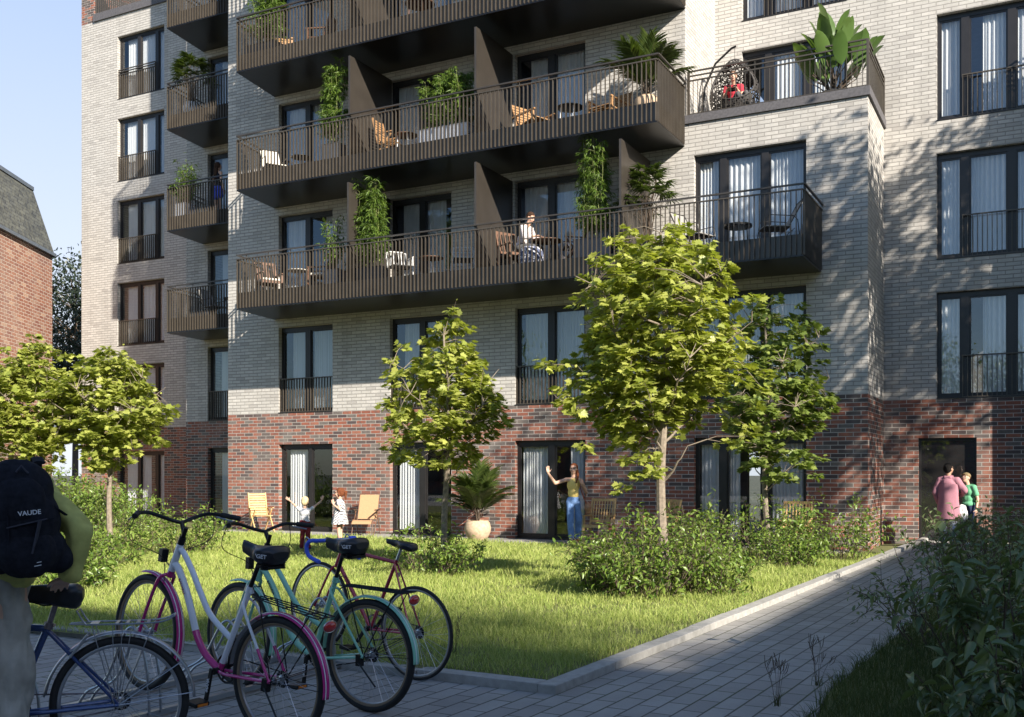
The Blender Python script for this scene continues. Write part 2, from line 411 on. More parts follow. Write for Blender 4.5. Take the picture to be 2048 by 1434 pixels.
def mid(c): return (c[0] + c[1]) / 2
for (lev, ci, c, z0, z1) in wins:
    s = lev * 10 + ci; m = mid(c); a, b = c
    jul = None; cm = 'curtain'
    if ci < 3:
        pn = [(m + .0, .16)]
        if lev == 0:
            if ci == 0: pn = [(m + .08, .1)]; cu = [(a + .2, a + .78)]
            elif ci == 1: cu = [(a + .12, a + .95)]
            else: cu = [(a + .1, m - .04), (m + .42, b - .05)]
        elif lev == 1:
            jul = (a + .005, b - .005, 4.07); cu = [(a + .3, m - .06), (m + .08, b - .12)] if ci != 2 else [(a + .15, b - .1)]
        else:
            cu = {20: [(a + .12, m - .12), (m + .5, b - .1)], 21: [(a + .25, b - .3)], 22: [(a + .12, b - .1)], 30: [(a + .15, m - .15), (m + .05, b - .08)], 31: [(a + .1, m + .1)], 32: [(a + .3, m - .06), (m + .08, b - .08)]}.get(s, [(a + .15, b - .3)])
    else:
        pn = [(a + .62, .15), (a + 1.52, .15)]
        cu = [(a + .1, a + .95), (b - .75, b - .08)] if lev == 0 else [(a + .08, a + 1.5), (a + 1.55, b - .08)]
    window(a, b, z0, z1, 0, pn, cu, s, jul, cmat=cm)
for k in range(4):
    z0 = FS + 3 * k; a = EX0
    window(EX0, EX1, z0, z0 + 2.3, 2.287, [(a + .56, .16), (a + 1.46, .16)], [(a + .07, a + .52), (a + .9 if k != 1 else a + .62, a + 1.42), (a + 1.5, a + 2.2)], 100 + k, (a + .5, EX1 - .005, z0 + .92))
for k in (2, 3):
    z0 = FS + 3 * k; a = FX0
    window(FX0, FX1, z0, z0 + 2.3, 2.287, [(a + .60, .16), (a + 1.48, .16)], [(a + .72, a + 1.42), (a + 1.6, a + 2.3)] + ([(a + .06, a + .5)] if k == 3 else []), 110 + k, (a + .5, FX1 - .005, z0 + .92) if k == 3 else None)
for k in range(6):
    z0 = 0 if k == 0 else FS + 3 * (k - 1); z1 = 2.314 if k == 0 else z0 + 2.3; a = MX0
    window(MX0, MX1, z0, z1, 2.386, [(a + .95, .14)], [(a + .35, a + .85), (a + 1.05, a + 1.7)], 120 + k, (a + .005, MX1 - .005, z0 + .92) if k == 1 else None)
for k in range(6):
    z0 = 0 if k == 0 else FS + 3 * (k - 1); z1 = 2.314 if k == 0 else z0 + 2.3; a = WX0
    window(WX0, WX1, z0, z1, 5.021, [(a + .98, .15), (a + 1.86, .15)], [(a + .26, a + .92), (a + 1.03, a + 1.80 if k else a + 1.45), (a + 1.92, a + 2.32)], 130 + k, (a + .005, a + 1.85, z0 + .92) if k else None, rails=3 if k == 5 else 1)
M['darkbacking'] = simple('dark backing sheet', (.018, .014, .012), .5)
# entrance door: dark steel frame with one glass leaf
mb = MB(); yo = 2.37
mb.box(17.64, 17.69, yo, yo + .06, .08, 2.31); mb.box(18.75, 18.8, yo, yo + .06, .08, 2.31); mb.box(17.69, 18.75, yo, yo + .06, 2.25, 2.31); mb.box(17.69, 18.75, yo, yo + .06, .08, .14)
d = mb.build('entrance_door', M['frame'], BL)
g = MB(); g.box(17.66, 18.78, yo + .065, yo + .09, .1, 2.3); g.build('dark_backing', M['darkbacking'], d)  # sheet added behind the glass; its dark colour stands in for the dark reflection
g = MB(); g.add([(17.69, yo + .03, .14), (18.75, yo + .03, .14), (18.75, yo + .03, 2.25), (17.69, yo + .03, 2.25)], [(0, 1, 2, 3)]); g.build('pane', M['glass'], d)
g = MB(); g.tube([(18.62, yo - .05, .9), (18.62, yo - .05, 1.5)], .014); g.bar((18.62, yo - .05, .95), (18.62, yo, .95), .015); g.bar((18.62, yo - .05, 1.45), (18.62, yo, 1.45), .015); g.build('handle', M['frame'], d)

# ---- balconies
def balcony(xl, xlw, xr, zb, yf, yw, rail_top, dividers=(), right_side=True):
    """xl front left, xlw wall left, yf front, yw wall"""
    t = .02
    sl_ = MB(); sl_.prism([(xl, yf), (xr, yf), (xr, yw - .002), (xlw, yw - .002)], zb + .004, zb + .40)
    b = sl_.build('balcony', M['bronze2'], BL)
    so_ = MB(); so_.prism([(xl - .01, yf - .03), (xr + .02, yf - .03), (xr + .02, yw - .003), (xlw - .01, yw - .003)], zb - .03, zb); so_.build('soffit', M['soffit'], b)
    r = MB(); zt = rail_top - .115; n = round((xr - xl) / .1005)
    for i in range(n + 1):
        x = xl + .01 + (xr - xl - .02) * i / n
        r.box(x - .006, x + .006, yf - .05, yf - .005, zb + .005, zt)
        if i % 7 == 3: r.box(x - .006, x + .006, yf - .03, yf - .01, zt + .02, rail_top - .02)
    r.box(xl, xr + .02, yf - .052, yf - .003, zt, zt + .022)
    L = math.hypot(xlw - xl, yw - yf); n = round(L / .1)
    dx, dy = (xlw - xl) / L, (yw - yf) / L
    for i in range(1, n + 1):
        q = L * i / n - .03; x, y = xl + dx * q - .025, yf + dy * q
        r.bar((x, y, zb + .005), (x, y, zt), .012, .045, up=(1, 0, 0))
    r.bar((xl - .02, yf, zt + .011), (xlw - .02, yw, zt + .011), .05, .022)
    if right_side:
        n = round((yw - yf) / .1)
        for i in range(n):
            y = yf + (yw - yf) * i / n + .03; r.box(xr + .002, xr + .045, y - .006, y + .006, zb + .005, zt)
        r.box(xr + .001, xr + .048, yf - .003, yw - .005, zt, zt + .022)
    r.build('railing', M['bronze'], b)
    h = MB(); ho = .045
    pts = [(xlw - .02 + .05, yw - .01, rail_top), (xl - .03 + .03, yf - ho + .02, rail_top), (xr + ho, yf - ho + .02, rail_top), (xr + ho, yw - .01, rail_top)]
    if not right_side: pts = pts[:3]
    for p, q in zip(pts, pts[1:]): h.bar(p, q, .045, .03)
    h.build('handrail', M['bronze2'], b)
    for dv in dividers:
        d_ = MB(); d_.box(dv - .025, dv + .025, yf + .0, yw - .003, zb + .402, zb + 2.76); d_.build('divider', M['bronze2'], b)
    return b
YF = -1.754
balcony(1.95, 1.666, 16.0, 5.705, YF, 0, 7.05, (5.38, 8.86, 12.30))
balcony(1.95, 1.666, 13.09, 8.705, YF, 0, 10.06, (5.42, 8.86))
balcony(1.95, 1.666, 13.11, 11.705, YF, 0, 13.05, (5.42, 8.86))
balcony(1.95, 1.666, 13.11, 14.705, YF, 0, 16.05, ())
for k in range(4):
    balcony(-2.946, -3.223, -.02, 5.705 + 3 * k, .649, 2.386, 7.05 + 3 * k, (), False)
# ---- terrace coping and railing
cp = MB(); cp.box(13.12, XR + .05, -.05, .25, 9.15, 9.33); cp.box(XR - .25, XR + .05, .25, 2.287, 9.15, 9.33)
cpo = cp.build('coping', M['stone'], BL)
def terrace_rail(path, z0, zt, name='terrace_railing'):
    r = MB()
    for (a, b) in zip(path, path[1:]):
        a = Vector(a); b = Vector(b); L = (b - a).length; n = max(1, round(L / .105)); d = (b - a) / L
        for i in range(n + 1):
            p = a + d * (L * i / n); top = zt - .2 if i % 7 else zt
            r.bar((p.x, p.y, z0), (p.x, p.y, top), .013, .013)
        for dz in (0, -.1, -.2):
            r.bar((a.x, a.y, zt + dz), (b.x, b.y, zt + dz), .04 if dz == 0 else .028, .028)
        r.bar((a.x, a.y, z0 + .03), (b.x, b.y, z0 + .03), .02, .015)
    for p in path: r.bar((p[0], p[1], z0), (p[0], p[1], zt), .05, .05)
    return r.build(name, M['bronze'], BL)
terrace_rail([(13.2, .0), (XR - .0, .0), (XR, 2.24)], 9.33, 10.28)
# left wing top
cp = MB(); cp.box(-11.2, -3.965, 4.96, 5.3, 18.23, 18.5); cp.build('coping', M['stone'], BL)
r = MB()
for i in range(72): x = -11.15 + i * .1; r.box(x - .02, x + .02, 5.05, 5.09, 18.5, 19.6)
r.box(-11.2, -3.97, 5.03, 5.11, 19.6, 19.64); r.build('terrace_railing', M['bronze'], BL)
# projecting right wing, just outside the picture, whose corner shades the entrance wall
mb = MB(); mb.cur = 0
RWX, RWY, RWT = 20.6, 1.38, 9.7
grid_wall('front_wall', RWY, 'y', RWX, 26, -.1, RWT, [(22, 24.4, FS, HH), (22, 24.4, FS + 3, HH + 3)])
grid_wall('side_wall', RWX, 'x', RWY, 2.287, -.1, RWT, [])
grid_wall('side_wall', 26, 'x', RWY, 2.287, -.1, RWT, [])
grid_wall('front_wall', 2.287, 'y', 20.6, 26, RWT, 22, [])
for k in (0, 1): window(22, 24.4, FS + 3 * k, HH + 3 * k, RWY, [(22.6, .15), (23.5, .15)], [(22.1, 23.4)], 150 + k)
mb.box(RWX - .05, 26, RWY - .05, 2.28, RWT, RWT + .18); mb.build('coping', M['stone'], BL)
terrace_rail([(RWX, 2.24), (RWX, RWY), (26, RWY)], RWT + .18, RWT + 1.15)
# ------------------------------------------------------------------ ground, paving, kerbs, lawn
def ground_mat(name, c1, c2, s=3):
    t = NT(name); t.set(Base_Color=t.ramp(t.noise(s, 6), [(.35, c1), (.65, c2)]), Roughness=.95); t.bump(t.noise(30, 5), .6, .02); return t.m
M['soil'] = ground_mat('soil and thatch', (.10, .115, .03), (.17, .17, .06), 6)
M['far'] = ground_mat('distant ground', (.06, .065, .04), (.10, .10, .06), .5)
def sheet(name, pts, z, m, kind='structure', thick=0):
    mb = MB()
    if thick: mb.prism(pts, z - thick, z)
    else: mb.add([(p[0], p[1], z) for p in pts], [tuple(range(len(pts)))])
    return tag(mb.build(name, m), kind=kind)
def circ(r, n=64): return [(r * math.cos(2 * PI * i / n), r * math.sin(2 * PI * i / n)) for i in range(n)]
sheet('ground', circ(400), -.06, M['far'])
KA = R(2.05)                                                 # the path runs two degrees off the building grid
KO = Vector((17.20, -15.37, 0))
def kp(a, b, z=.08):                                         # a across (to the right), b along the path
    return (KO.x + a * math.cos(KA) + b * math.sin(KA), KO.y - a * math.sin(KA) + b * math.cos(KA), z)
def paver_mat():
    t = NT('concrete pavers')
    mp = t.n('Mapping'); mp.vector_type = 'TEXTURE'; mp.inputs['Location'].default_value = (KO.x, KO.y, 0); mp.inputs['Rotation'].default_value = (0, 0, R(90) - KA)
    t.l(t.obj(), mp.inputs[0])
    b = t.n('TexBrick', offset=.5); t.l(mp.outputs[0], b.inputs['Vector'])
    for k, v in (('Scale', 1), ('Mortar Size', .007), ('Mortar Smooth', .25), ('Brick Width', .33), ('Row Height', .148)): b.inputs[k].default_value = v
    b.inputs['Color1'].default_value = (0, 0, 0, 1); b.inputs['Color2'].default_value = (1, 1, 1, 1); b.inputs['Mortar'].default_value = (.5, .5, .5, 1)
    c = t.ramp(b.outputs['Color'], [(0, (.285, .27, .25)), (.5, (.33, .315, .29)), (1, (.37, .355, .33))])
    n = t.noise(2.3, 6); c = t.mix(t.ramp(n, [(.42, (0, 0, 0)), (.72, (.5, .5, .5))]), c, (.21, .20, .185))
    n3 = t.noise(80, 3); c = t.mix(t.ramp(n3, [(.5, (0, 0, 0)), (.8, (.35, .35, .35))]), c, (.17, .16, .15))
    n4 = t.noise(.9, 2); jc = t.mix(t.ramp(n4, [(.45, (0, 0, 0)), (.6, (1, 1, 1))]), (.085, .08, .07), (.06, .075, .03))
    t.set(Base_Color=t.mix(b.outputs['Fac'], c, jc), Roughness=.8)
    h = t.math('ADD', t.math('SUBTRACT', 1.0, b.outputs['Fac']), t.math('MULTIPLY', t.noise(120, 4), .12)); h = t.math('ADD', h, t.math('MULTIPLY', b.outputs['Color'], .25))
    t.bump(h, .7, .008); return t.m
M['paver'] = paver_mat()
pv = [kp(0, 17.8), kp(0, 0), (-14, KO.y + (17.2 + 14) * math.sin(KA) + .0, 0), (-14, -40, 0), (34, -40, 0), (34, -18.6, 0), kp(2.6, -3.6), kp(2.1, -1.6), kp(1.72, -.2), kp(1.55, 1.2), kp(1.5, 17.8)]
sheet('paving', pv, .08, M['paver'], thick=.2)
def kerb_mat():
    t = NT('kerb concrete')
    c = t.ramp(t.noise(14, 6), [(.3, (.30, .29, .265)), (.7, (.42, .405, .375))])
    c = t.mix(t.ramp(t.noise(3, 5), [(.5, (0, 0, 0)), (.75, (.5, .5, .5))]), c, (.22, .215, .19))
    t.set(Base_Color=c, Roughness=.85); t.bump(t.noise(70, 5), .4, .004); return t.m
M['kerb'] = kerb_mat()
mb = MB(); kr = random.Random(3); KH = .142
b = 0
while b < 17.5:
    L = .995; j = kr.uniform(-.002, .002); h = KH + kr.uniform(-.003, .003)
    P = [kp(-.14 + j, b + (.0 if b > 0 else -.0)), kp(0 + j, b), kp(0 + j, b + L), kp(-.14 + j, b + L)]
    mb.prism(P, .0, h); b += 1.0
a = -.142
while a > -30:
    h = KH + kr.uniform(-.003, .003)
    P = [kp(a - .995, 0), kp(a, 0), kp(a, .14), kp(a - .995, .14)]; mb.prism(P, 0, h); a -= 1.0
tag(mb.build('kerb', M['kerb'], bevel=.006), kind='structure')
mb = MB(); b = 1.5                                            # kerb of the right-hand bed
while b < 17.5:
    P = [kp(1.5, b), kp(1.6, b), kp(1.6, b + .995), kp(1.5, b + .995)]; mb.prism(P, 0, .11); b += 1.0
tag(mb.build('kerb', M['kerb'], bevel=.006), kind='structure')
# terrace slabs against the house
def terr_mat():
    t = NT('terrace slabs'); b = t.n('TexBrick', offset=0); t.l(t.obj(), b.inputs['Vector'])
    for k, v in (('Scale', 1), ('Mortar Size', .006), ('Brick Width', .6), ('Row Height', .6)): b.inputs[k].default_value = v
    b.inputs['Color1'].default_value = (.30, .29, .27, 1); b.inputs['Color2'].default_value = (.36, .345, .32, 1); b.inputs['Mortar'].default_value = (.12, .11, .1, 1)
    t.set(Base_Color=b.outputs['Color'], Roughness=.85); t.bump(t.noise(60, 4), .3, .004); return t.m
M['terrace'] = terr_mat()
sheet('terrace', [(.4, -1.35), (16.6, -1.35), (16.6, .17), (.4, .17)], 0, M['terrace'], thick=.055)
def lawn_z(x, y):
    t = max(0, min(1, (y + 15.3) / 13.6)); base = .135 - .125 * (t ** 1.6)
    return base + .018 * noise.noise(Vector((x * .7, y * .7, 0)))
# lawn base sheet
XS_ = np.arange(-16, 17.9, .5); YS_ = np.arange(-15.2, 6, .5)
V = []; F = []
def lawn_edge(y): return KO.x - .139 + (y - KO.y) * math.sin(KA)
nx = 70; ny = 46
for j in range(ny + 1):
    y = -15.26 + (5.0 + 15.26) * j / ny
    if j == ny - 0: y = 5.0
    for i in range(nx + 1):
        xr_ = lawn_edge(y); x = -40 + (xr_ + 40) * (i / nx) ** .6
        V.append((x, y, lawn_z(x, y) if y < -1.4 else (-.03 if x > .3 and x < 16.7 else lawn_z(x, y) * .5 )))
for j in range(ny):
    for i in range(nx): q = j * (nx + 1) + i; F.append((q, q + 1, q + nx + 2, q + nx + 1))
tag(np_mesh('lawn', V, F, M['soil'], smooth=True), kind='structure')
V = []; F = []
sheet('planting_bed', [kp(1.6, 17.6)[:2], kp(1.6, .9)[:2], kp(1.7, .2)[:2], kp(2.0, -1.2)[:2], kp(2.6, -3.4)[:2], (34, -18.4), (34, 2.2)], .10, M['soil'], thick=.08)
sheet('doorstep', [(17.55, 1.9), (18.9, 1.9), (18.9, 2.37), (17.55, 2.37)], .084, M['concrete'], thick=.1)

# ---- grass blades, one object each bed
def grass_mat(name, hue):
    t = NT(name)
    n = t.noise(.8, 4); n2 = t.n('NewGeometry').outputs['Random Per Island']
    c = t.ramp(n, [(.3, tuple(x * .8 for x in hue[0])), (.7, hue[1])]); c = t.mix(t.ramp(n2, [(.35, (0, 0, 0)), (.75, (.85, .85, .85))]), c, hue[2])
    t.set(Base_Color=c, Roughness=.55); t.p.inputs['Specular IOR Level'].default_value = .3
    w = t.n('BsdfTranslucent'); t.l(c, w.inputs[0]); mx = t.n('MixShader'); mx.inputs[0].default_value = .35
    t.l(t.p.outputs[0], mx.inputs[1]); t.l(w.outputs[0], mx.inputs[2]); t.l(mx.outputs[0], t.out.inputs[0]); return t.m
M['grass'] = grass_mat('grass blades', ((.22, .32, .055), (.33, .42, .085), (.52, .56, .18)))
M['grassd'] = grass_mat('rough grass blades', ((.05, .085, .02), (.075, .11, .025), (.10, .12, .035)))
def blades(name, P, h, w, m, seed, lean=.5):
    """P (n,3) roots, h,w arrays -> curved 3-segment blades, 5 quads/tris as quads"""
    g = np.random.default_rng(seed); n = len(P); a = g.uniform(0, 2 * PI, n); b = g.uniform(0, 2 * PI, n)
    L = lean * g.uniform(.2, 1.2, n) ** 1.0
    d = np.stack([np.cos(a), np.sin(a), 0 * a], 1); s = np.stack([-np.sin(b), np.cos(b), 0 * b], 1)
    ts = np.array([0, .4, .75, 1.0]); ws = np.array([1, .85, .5, .06])
    V = np.zeros((n, 8, 3))
    for k, (t, q) in enumerate(zip(ts, ws)):
        c = P + d * (h * L * t ** 2)[:, None]; c[:, 2] += h * (t - .35 * L * t ** 2)
        V[:, 2 * k] = c - s * (w * q / 2)[:, None]; V[:, 2 * k + 1] = c + s * (w * q / 2)[:, None]
    F = np.array([[0, 1, 3, 2], [2, 3, 5, 4], [4, 5, 7, 6]])[None] + (np.arange(n) * 8)[:, None, None]
    return np_mesh(name, V.reshape(-1, 3), F.reshape(-1, 4), m)
def scatter_lawn(seed=5):
    g = np.random.default_rng(seed); out = []
    def region(x0, x1, y0, y1, n):
        x = g.uniform(x0, x1, n); y = g.uniform(y0, y1, n); return x, y
    n = 1200000
    x, y = region(-6, 17.8, -15.22, -1.32, n)
    ex = KO.x - .15 + (y - KO.y) * math.sin(KA); dd = np.hypot(x - CAM.x, y - CAM.y)
    # camera frustum + keep-out of unseen parts
    c, s = math.cos(YAW), math.sin(YAW); dx = x - CAM.x; dy = y - CAM.y; dep = dy * c - dx * s; rt = dx * c + dy * s
    ok = (x < ex) & (np.abs(rt / dep) < .56)
    dens = np.clip((9.0 / dd) ** 1.7, .1, 1)
    # clumpiness
    cl = np.sin(x * 7.3 + 2 * np.sin(y * 3.1)) * np.sin(y * 6.1 + 1.5 * np.sin(x * 4.2)); dens = dens * (.72 + .28 * cl)
    ok &= g.uniform(0, 1, n) < dens
    x, y, dd = x[ok], y[ok], dd[ok]
    z = np.array([lawn_z(a, b) for a, b in zip(x, y)]) - .004
    cl2 = np.sin(x * 2.1 + np.sin(y * 1.3)) * np.cos(y * 1.9 + np.sin(x)) + .8 * np.sin(x * 9.1 + 2 * np.sin(y * 5)) * np.cos(y * 8.3 + 2 * np.sin(x * 4))
    h = (g.uniform(.04, .105, len(x)) * (1 + .35 * cl2)); h = np.clip(h, .02, .2); big = g.uniform(0, 1, len(x)) < .05; h[big] *= 1.6
    w = g.uniform(.0032, .0068, len(x)) * np.clip(dd / 9, 1, 2.4)
    return np.stack([x, y, z], 1), h, w
P_, h_, w_ = scatter_lawn()
tag(blades('lawn_grass', P_, h_, w_, M['grass'], 11, .8), 'short sunlit green lawn grass between the kerb and the house terrace', 'grass', kind='stuff')
def scatter_bed(seed=6):
    g = np.random.default_rng(seed); n = 130000; x = g.uniform(17.9, 21, n); y = g.uniform(-19.5, 1.5, n)
    a = (x - KO.x) * math.cos(KA) - (y - KO.y) * math.sin(KA); b = (x - KO.x) * math.sin(KA) + (y - KO.y) * math.cos(KA)
    edge = np.interp(b, [-3.6, -1.6, -.2, 1.2, 2], [2.6, 2.0, 1.70, 1.58, 1.6]) + .04 * np.sin(b * 9) 
    dd = np.hypot(x - CAM.x, y - CAM.y)
    ok = (a > edge) & (dd > 1.6) & (g.uniform(0, 1, n) < np.clip((7 / dd) ** 1.2, 0, 1)); x, y, dd = x[ok], y[ok], dd[ok]
    h = g.uniform(.06, .19, len(x)); return np.stack([x, y, 0 * x + .098], 1), h, g.uniform(.003, .006, len(x))
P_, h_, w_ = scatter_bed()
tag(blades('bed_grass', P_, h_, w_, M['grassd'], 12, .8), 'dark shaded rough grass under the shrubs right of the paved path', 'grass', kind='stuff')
# ------------------------------------------------------------------ vegetation
def leaf_mat(name, c, c2, tr=.35, rough=.45, spec=.5):
    t = NT(name); g = t.n('NewGeometry')
    r = t.math('MULTIPLY', g.outputs['Random Per Island'], 1.0)
    cc = t.ramp(r, [(0, c), (.55, tuple((a + b) / 2 for a, b in zip(c, c2))), (1, c2)])
    t.set(Base_Color=cc, Roughness=rough); t.p.inputs['Specular IOR Level'].default_value = spec
    w = t.n('BsdfTranslucent'); t.l(t.mix(1.0, cc, (1.0, 1.05, .45), 'MULTIPLY'), w.inputs[0])
    mx = t.n('MixShader'); mx.inputs[0].default_value = tr
    t.l(t.p.outputs[0], mx.inputs[1]); t.l(w.outputs[0], mx.inputs[2]); t.l(mx.outputs[0], t.out.inputs[0]); return t.m
M['maple'] = leaf_mat('maple leaves', (.25, .30, .05), (.52, .54, .14), .42, .36)
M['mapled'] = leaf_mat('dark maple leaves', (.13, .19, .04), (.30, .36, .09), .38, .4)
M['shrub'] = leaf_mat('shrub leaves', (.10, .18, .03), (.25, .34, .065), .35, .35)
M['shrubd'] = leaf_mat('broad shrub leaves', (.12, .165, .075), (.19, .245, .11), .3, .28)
M['bamboo'] = leaf_mat('bamboo leaves', (.075, .14, .02), (.16, .24, .04), .4)
M['palm'] = leaf_mat('palm leaves', (.05, .085, .02), (.11, .15, .035), .3, .35)
M['banana'] = leaf_mat('paddle leaves', (.075, .14, .035), (.12, .19, .05), .35, .28)
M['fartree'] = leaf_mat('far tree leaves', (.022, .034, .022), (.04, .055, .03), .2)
M['bark'] = simple('maple bark', (.22, .18, .135), .9, 0, .3, 25, .6, 60)
M['barkd'] = simple('twig bark', (.09, .065, .045), .9, 0, .3, 30)
M['culm'] = simple('bamboo culm', (.26, .30, .10), .5, 0, .2, 10)

def T_maple():
    # outline of a five-lobed leaf, stalk at origin, length ~1 along +y
    o = [(0, .0), (.16, -.06), (.34, .02), (.28, .13), (.52, .22), (.40, .33), (.62, .56), (.36, .54), (.27, .52), (.30, .74), (.16, .70), (0, 1.0)]
    o = o + [(-x, y) for x, y in o[-2:0:-1]]
    V = [(0, .36, -.03)] + [(x, y, -.16 * x * x - .10 * (y - .36) ** 2 + (.03 if abs(x) > .3 else 0)) for x, y in o]
    n = len(o); F = [(0, i + 1, (i + 1) % n + 1) for i in range(n)]
    return np.array(V, float), np.array(F)
def T_leaf(w=.4, droop=.15, fold=.08, n=3):
    V = []; F = []
    for i in range(n + 1):
        t = i / n; q = w / 2 * math.sin(PI * min(1, .06 + t * .94) ** .8) if i < n else .01
        if i == 0: q = .02
        z = -droop * t * t
        V += [(-q, t, z + fold * q * 2), (0, t, z), (q, t, z + fold * q * 2)]
    for i in range(n):
        a = i * 3; F += [(a, a + 1, a + 4), (a, a + 4, a + 3), (a + 1, a + 2, a + 5), (a + 1, a + 5, a + 4)]
    return np.array(V, float), np.array(F)
def T_paddle():
    ws = [.02, .13, .19, .22, .23, .22, .19, .13, .005]; V = []; F = []; n = len(ws)
    for i, w in enumerate(ws):
        t = i / (n - 1); z = -.12 * t * t
        V += [(-w, t, z + w * .28 + .008 * math.sin(i * 2.3)), (0, t, z), (w, t, z + w * .28 + .008 * math.cos(i * 1.9))]
    for i in range(n - 1): a = i * 3; F += [(a, a + 1, a + 4), (a, a + 4, a + 3), (a + 1, a + 2, a + 5), (a + 1, a + 5, a + 4)]
    return np.array(V, float), np.array(F)
def place(tpl, P, D, N, S):
    """instances: P pos, D direction of leaf axis(+y), N approx normal(+z), S size -> V,F"""
    V, F = tpl; P = np.asarray(P, float); D = np.asarray(D, float); N = np.asarray(N, float); S = np.asarray(S, float)
    D /= np.linalg.norm(D, axis=1)[:, None] + 1e-9; X = np.cross(D, N); X /= np.linalg.norm(X, axis=1)[:, None] + 1e-9; Z = np.cross(X, D)
    W = P[:, None] + S[:, None, None] * (V[None, :, 0:1] * X[:, None] + V[None, :, 1:2] * D[:, None] + V[None, :, 2:3] * Z[:, None])
    Fo = F[None] + (np.arange(len(P)) * len(V))[:, None, None]
    return W.reshape(-1, 3), Fo.reshape(-1, F.shape[1])
def nrm(v): return v / (np.linalg.norm(v, axis=-1, keepdims=True) + 1e-9)
MAPLE = T_maple(); LEAF = T_leaf(.46, .18, .3, 3); NARROW = T_leaf(.14, .35, .3, 3); LANCE = T_leaf(.42, .4, .35, 6); MINI = (np.array([(0, 0, 0), (.3, .45, .06), (0, 1, -.1), (-.3, .45, .06)], float), np.array([(0, 1, 2), (0, 2, 3)]))

def maple_tree(loc, H, z0, Rw, seed, label, lean=(0, 0), nclus=150, leaf=.125, trunk_r=.055, offs=(0, 0), low=.35, mat='maple'):
    g = np.random.default_rng(seed); r = random.Random(seed)
    t = thing('maple_tree', label, 'tree', loc, group='young maple trees on the lawn')
    tb = MB(); L = Vector((lean[0], lean[1], 0))
    def tp(z): q = z / H; return Vector((L.x * q + .03 * math.sin(z * 2.2 + seed), L.y * q + .03 * math.cos(z * 1.7 + seed), z))
    top = H * .93; zs = np.linspace(-.03, top, 14)
    tb.tube([tp(z) for z in zs], [trunk_r * (1.25 if i == 0 else 1) * (1 - .82 * (z / top)) + .004 for i, z in enumerate(zs)], 8)
    cz = (z0 + H) / 2; hz = (H - z0) / 2
    # primary limbs
    nodes = []
    nl = 15
    for i in range(nl):
        f = i / nl; zz = z0 * .95 + (H - z0) * (.0 + .72 * f); az = i * 2.4 + r.uniform(-.4, .4)
        env = Rw * math.sqrt(max(.05, 1 - ((zz + .35 - cz) / hz) ** 2)) * r.uniform(.7, .95) * (.55 if f < .25 else 1)
        base = tp(zz); rise = (.35 + .5 * (1 - f)) * env * .8 + .15
        pts = []
        for k in range(6):
            q = k / 5; p = base + Vector((math.cos(az) * env * q ** .9, math.sin(az) * env * q ** .9, rise * q ** 1.1)); p += Vector((r.uniform(-1, 1), r.uniform(-1, 1), r.uniform(-1, 1))) * .03 * (k > 0)
            pts.append(p); 
            if k > 0: nodes.append(p)
        r0 = trunk_r * .27 * (1 - .5 * f); tb.tube(pts, [r0 * (1 - .8 * k / 5) + .002 for k in range(6)], 6)
    for k in range(8): nodes.append(tp(H * (.72 + .03 * k)))
    nodes_np = np.array([tuple(p) for p in nodes])
    # lumps that give the uneven outline
    lumps = [(g.normal(size=3), g.uniform(.58, 1.2)) for _ in range(34)]
    cs = []
    tries = 0
    while len(cs) < nclus and tries < nclus * 40:
        tries += 1
        d = nrm(g.normal(size=3)); rad = g.uniform(.25, 1) ** .55
        lm = max(lumps, key=lambda q: float(np.dot(nrm(q[0]), d)))[1]
        rad *= lm
        x = d[0] * rad; y = d[1] * rad; z = d[2] * rad
        # egg shape, a little narrower on top and pinched below
        wz = 1 - .48 * max(0, z) ** 1.2 - .16 * max(0, -z) ** 2
        p = np.array([x * Rw * wz + L.x * .7 + offs[0], y * Rw * wz + L.y * .7 + offs[1], cz + z * hz])
        if cs and min(np.linalg.norm(p - c) for c in cs) < .13 * (Rw / 1.2) ** .5: continue
        cs.append(p)
    P = []; D = []; N = []; S = []
    for c in cs:
        dd = np.linalg.norm(nodes_np - c, axis=1); k = int(np.argmin(dd + .25 * np.maximum(0, nodes_np[:, 2] - c[2]))); b = Vector(nodes_np[k]); e = Vector(c)
        m_ = (b + e) / 2 + Vector((0, 0, .06)); tb.tube([b, m_, e], [.006, .004, .002], 4, cap=False)
        out = nrm(np.array([c[0] - L.x * .7, c[1] - L.y * .7, 0.0])); 
        tw = e - b; 
        n = r.randint(17, 27)
        for j in range(n):
            q = j / n; az = g.uniform(0, 2 * PI); rr = g.uniform(.03, .19)
            dv = np.array([math.cos(az), math.sin(az), g.uniform(-.55, .1)]); dv = nrm(dv + out * .5)
            p = c + np.array([math.cos(az) * rr * .5, math.sin(az) * rr * .5, g.uniform(-.06, .05)])
            nn = nrm(np.array([0, 0, 1.0]) + out * g.uniform(.1, .8) + g.normal(size=3) * .42)
            P.append(p); D.append(dv); N.append(nn); S.append(leaf * g.uniform(.55, 1.2))
    # bare shoot tips above the leaves
    for k in range(26):
        c = cs[r.randrange(len(cs))]
        if np.linalg.norm((c[:2]) / Rw) < .45 and c[2] < cz + hz * .6: continue
        o = Vector(c); u = Vector(nrm(np.array([c[0], c[1], 0.3 + r.random()]) + g.normal(size=3) * .3)); tb.tube([o, o + u * .1, o + u * .17 + Vector((0, 0, .02))], [.003, .002, .001], 3, cap=False)
        P.append(np.array(o + u * .17)); D.append(np.array(u)); N.append(g.normal(size=3)); S.append(leaf * .35)
    V, F = place(MAPLE, P, D, N, S)
    tb.build('trunk', M['bark'], t, smooth=True)
    np_mesh('crown', V, F, M[mat], t)
    return t
def at(u, v, z): p = unp(u, v, z=z); return (p.x, p.y, z)
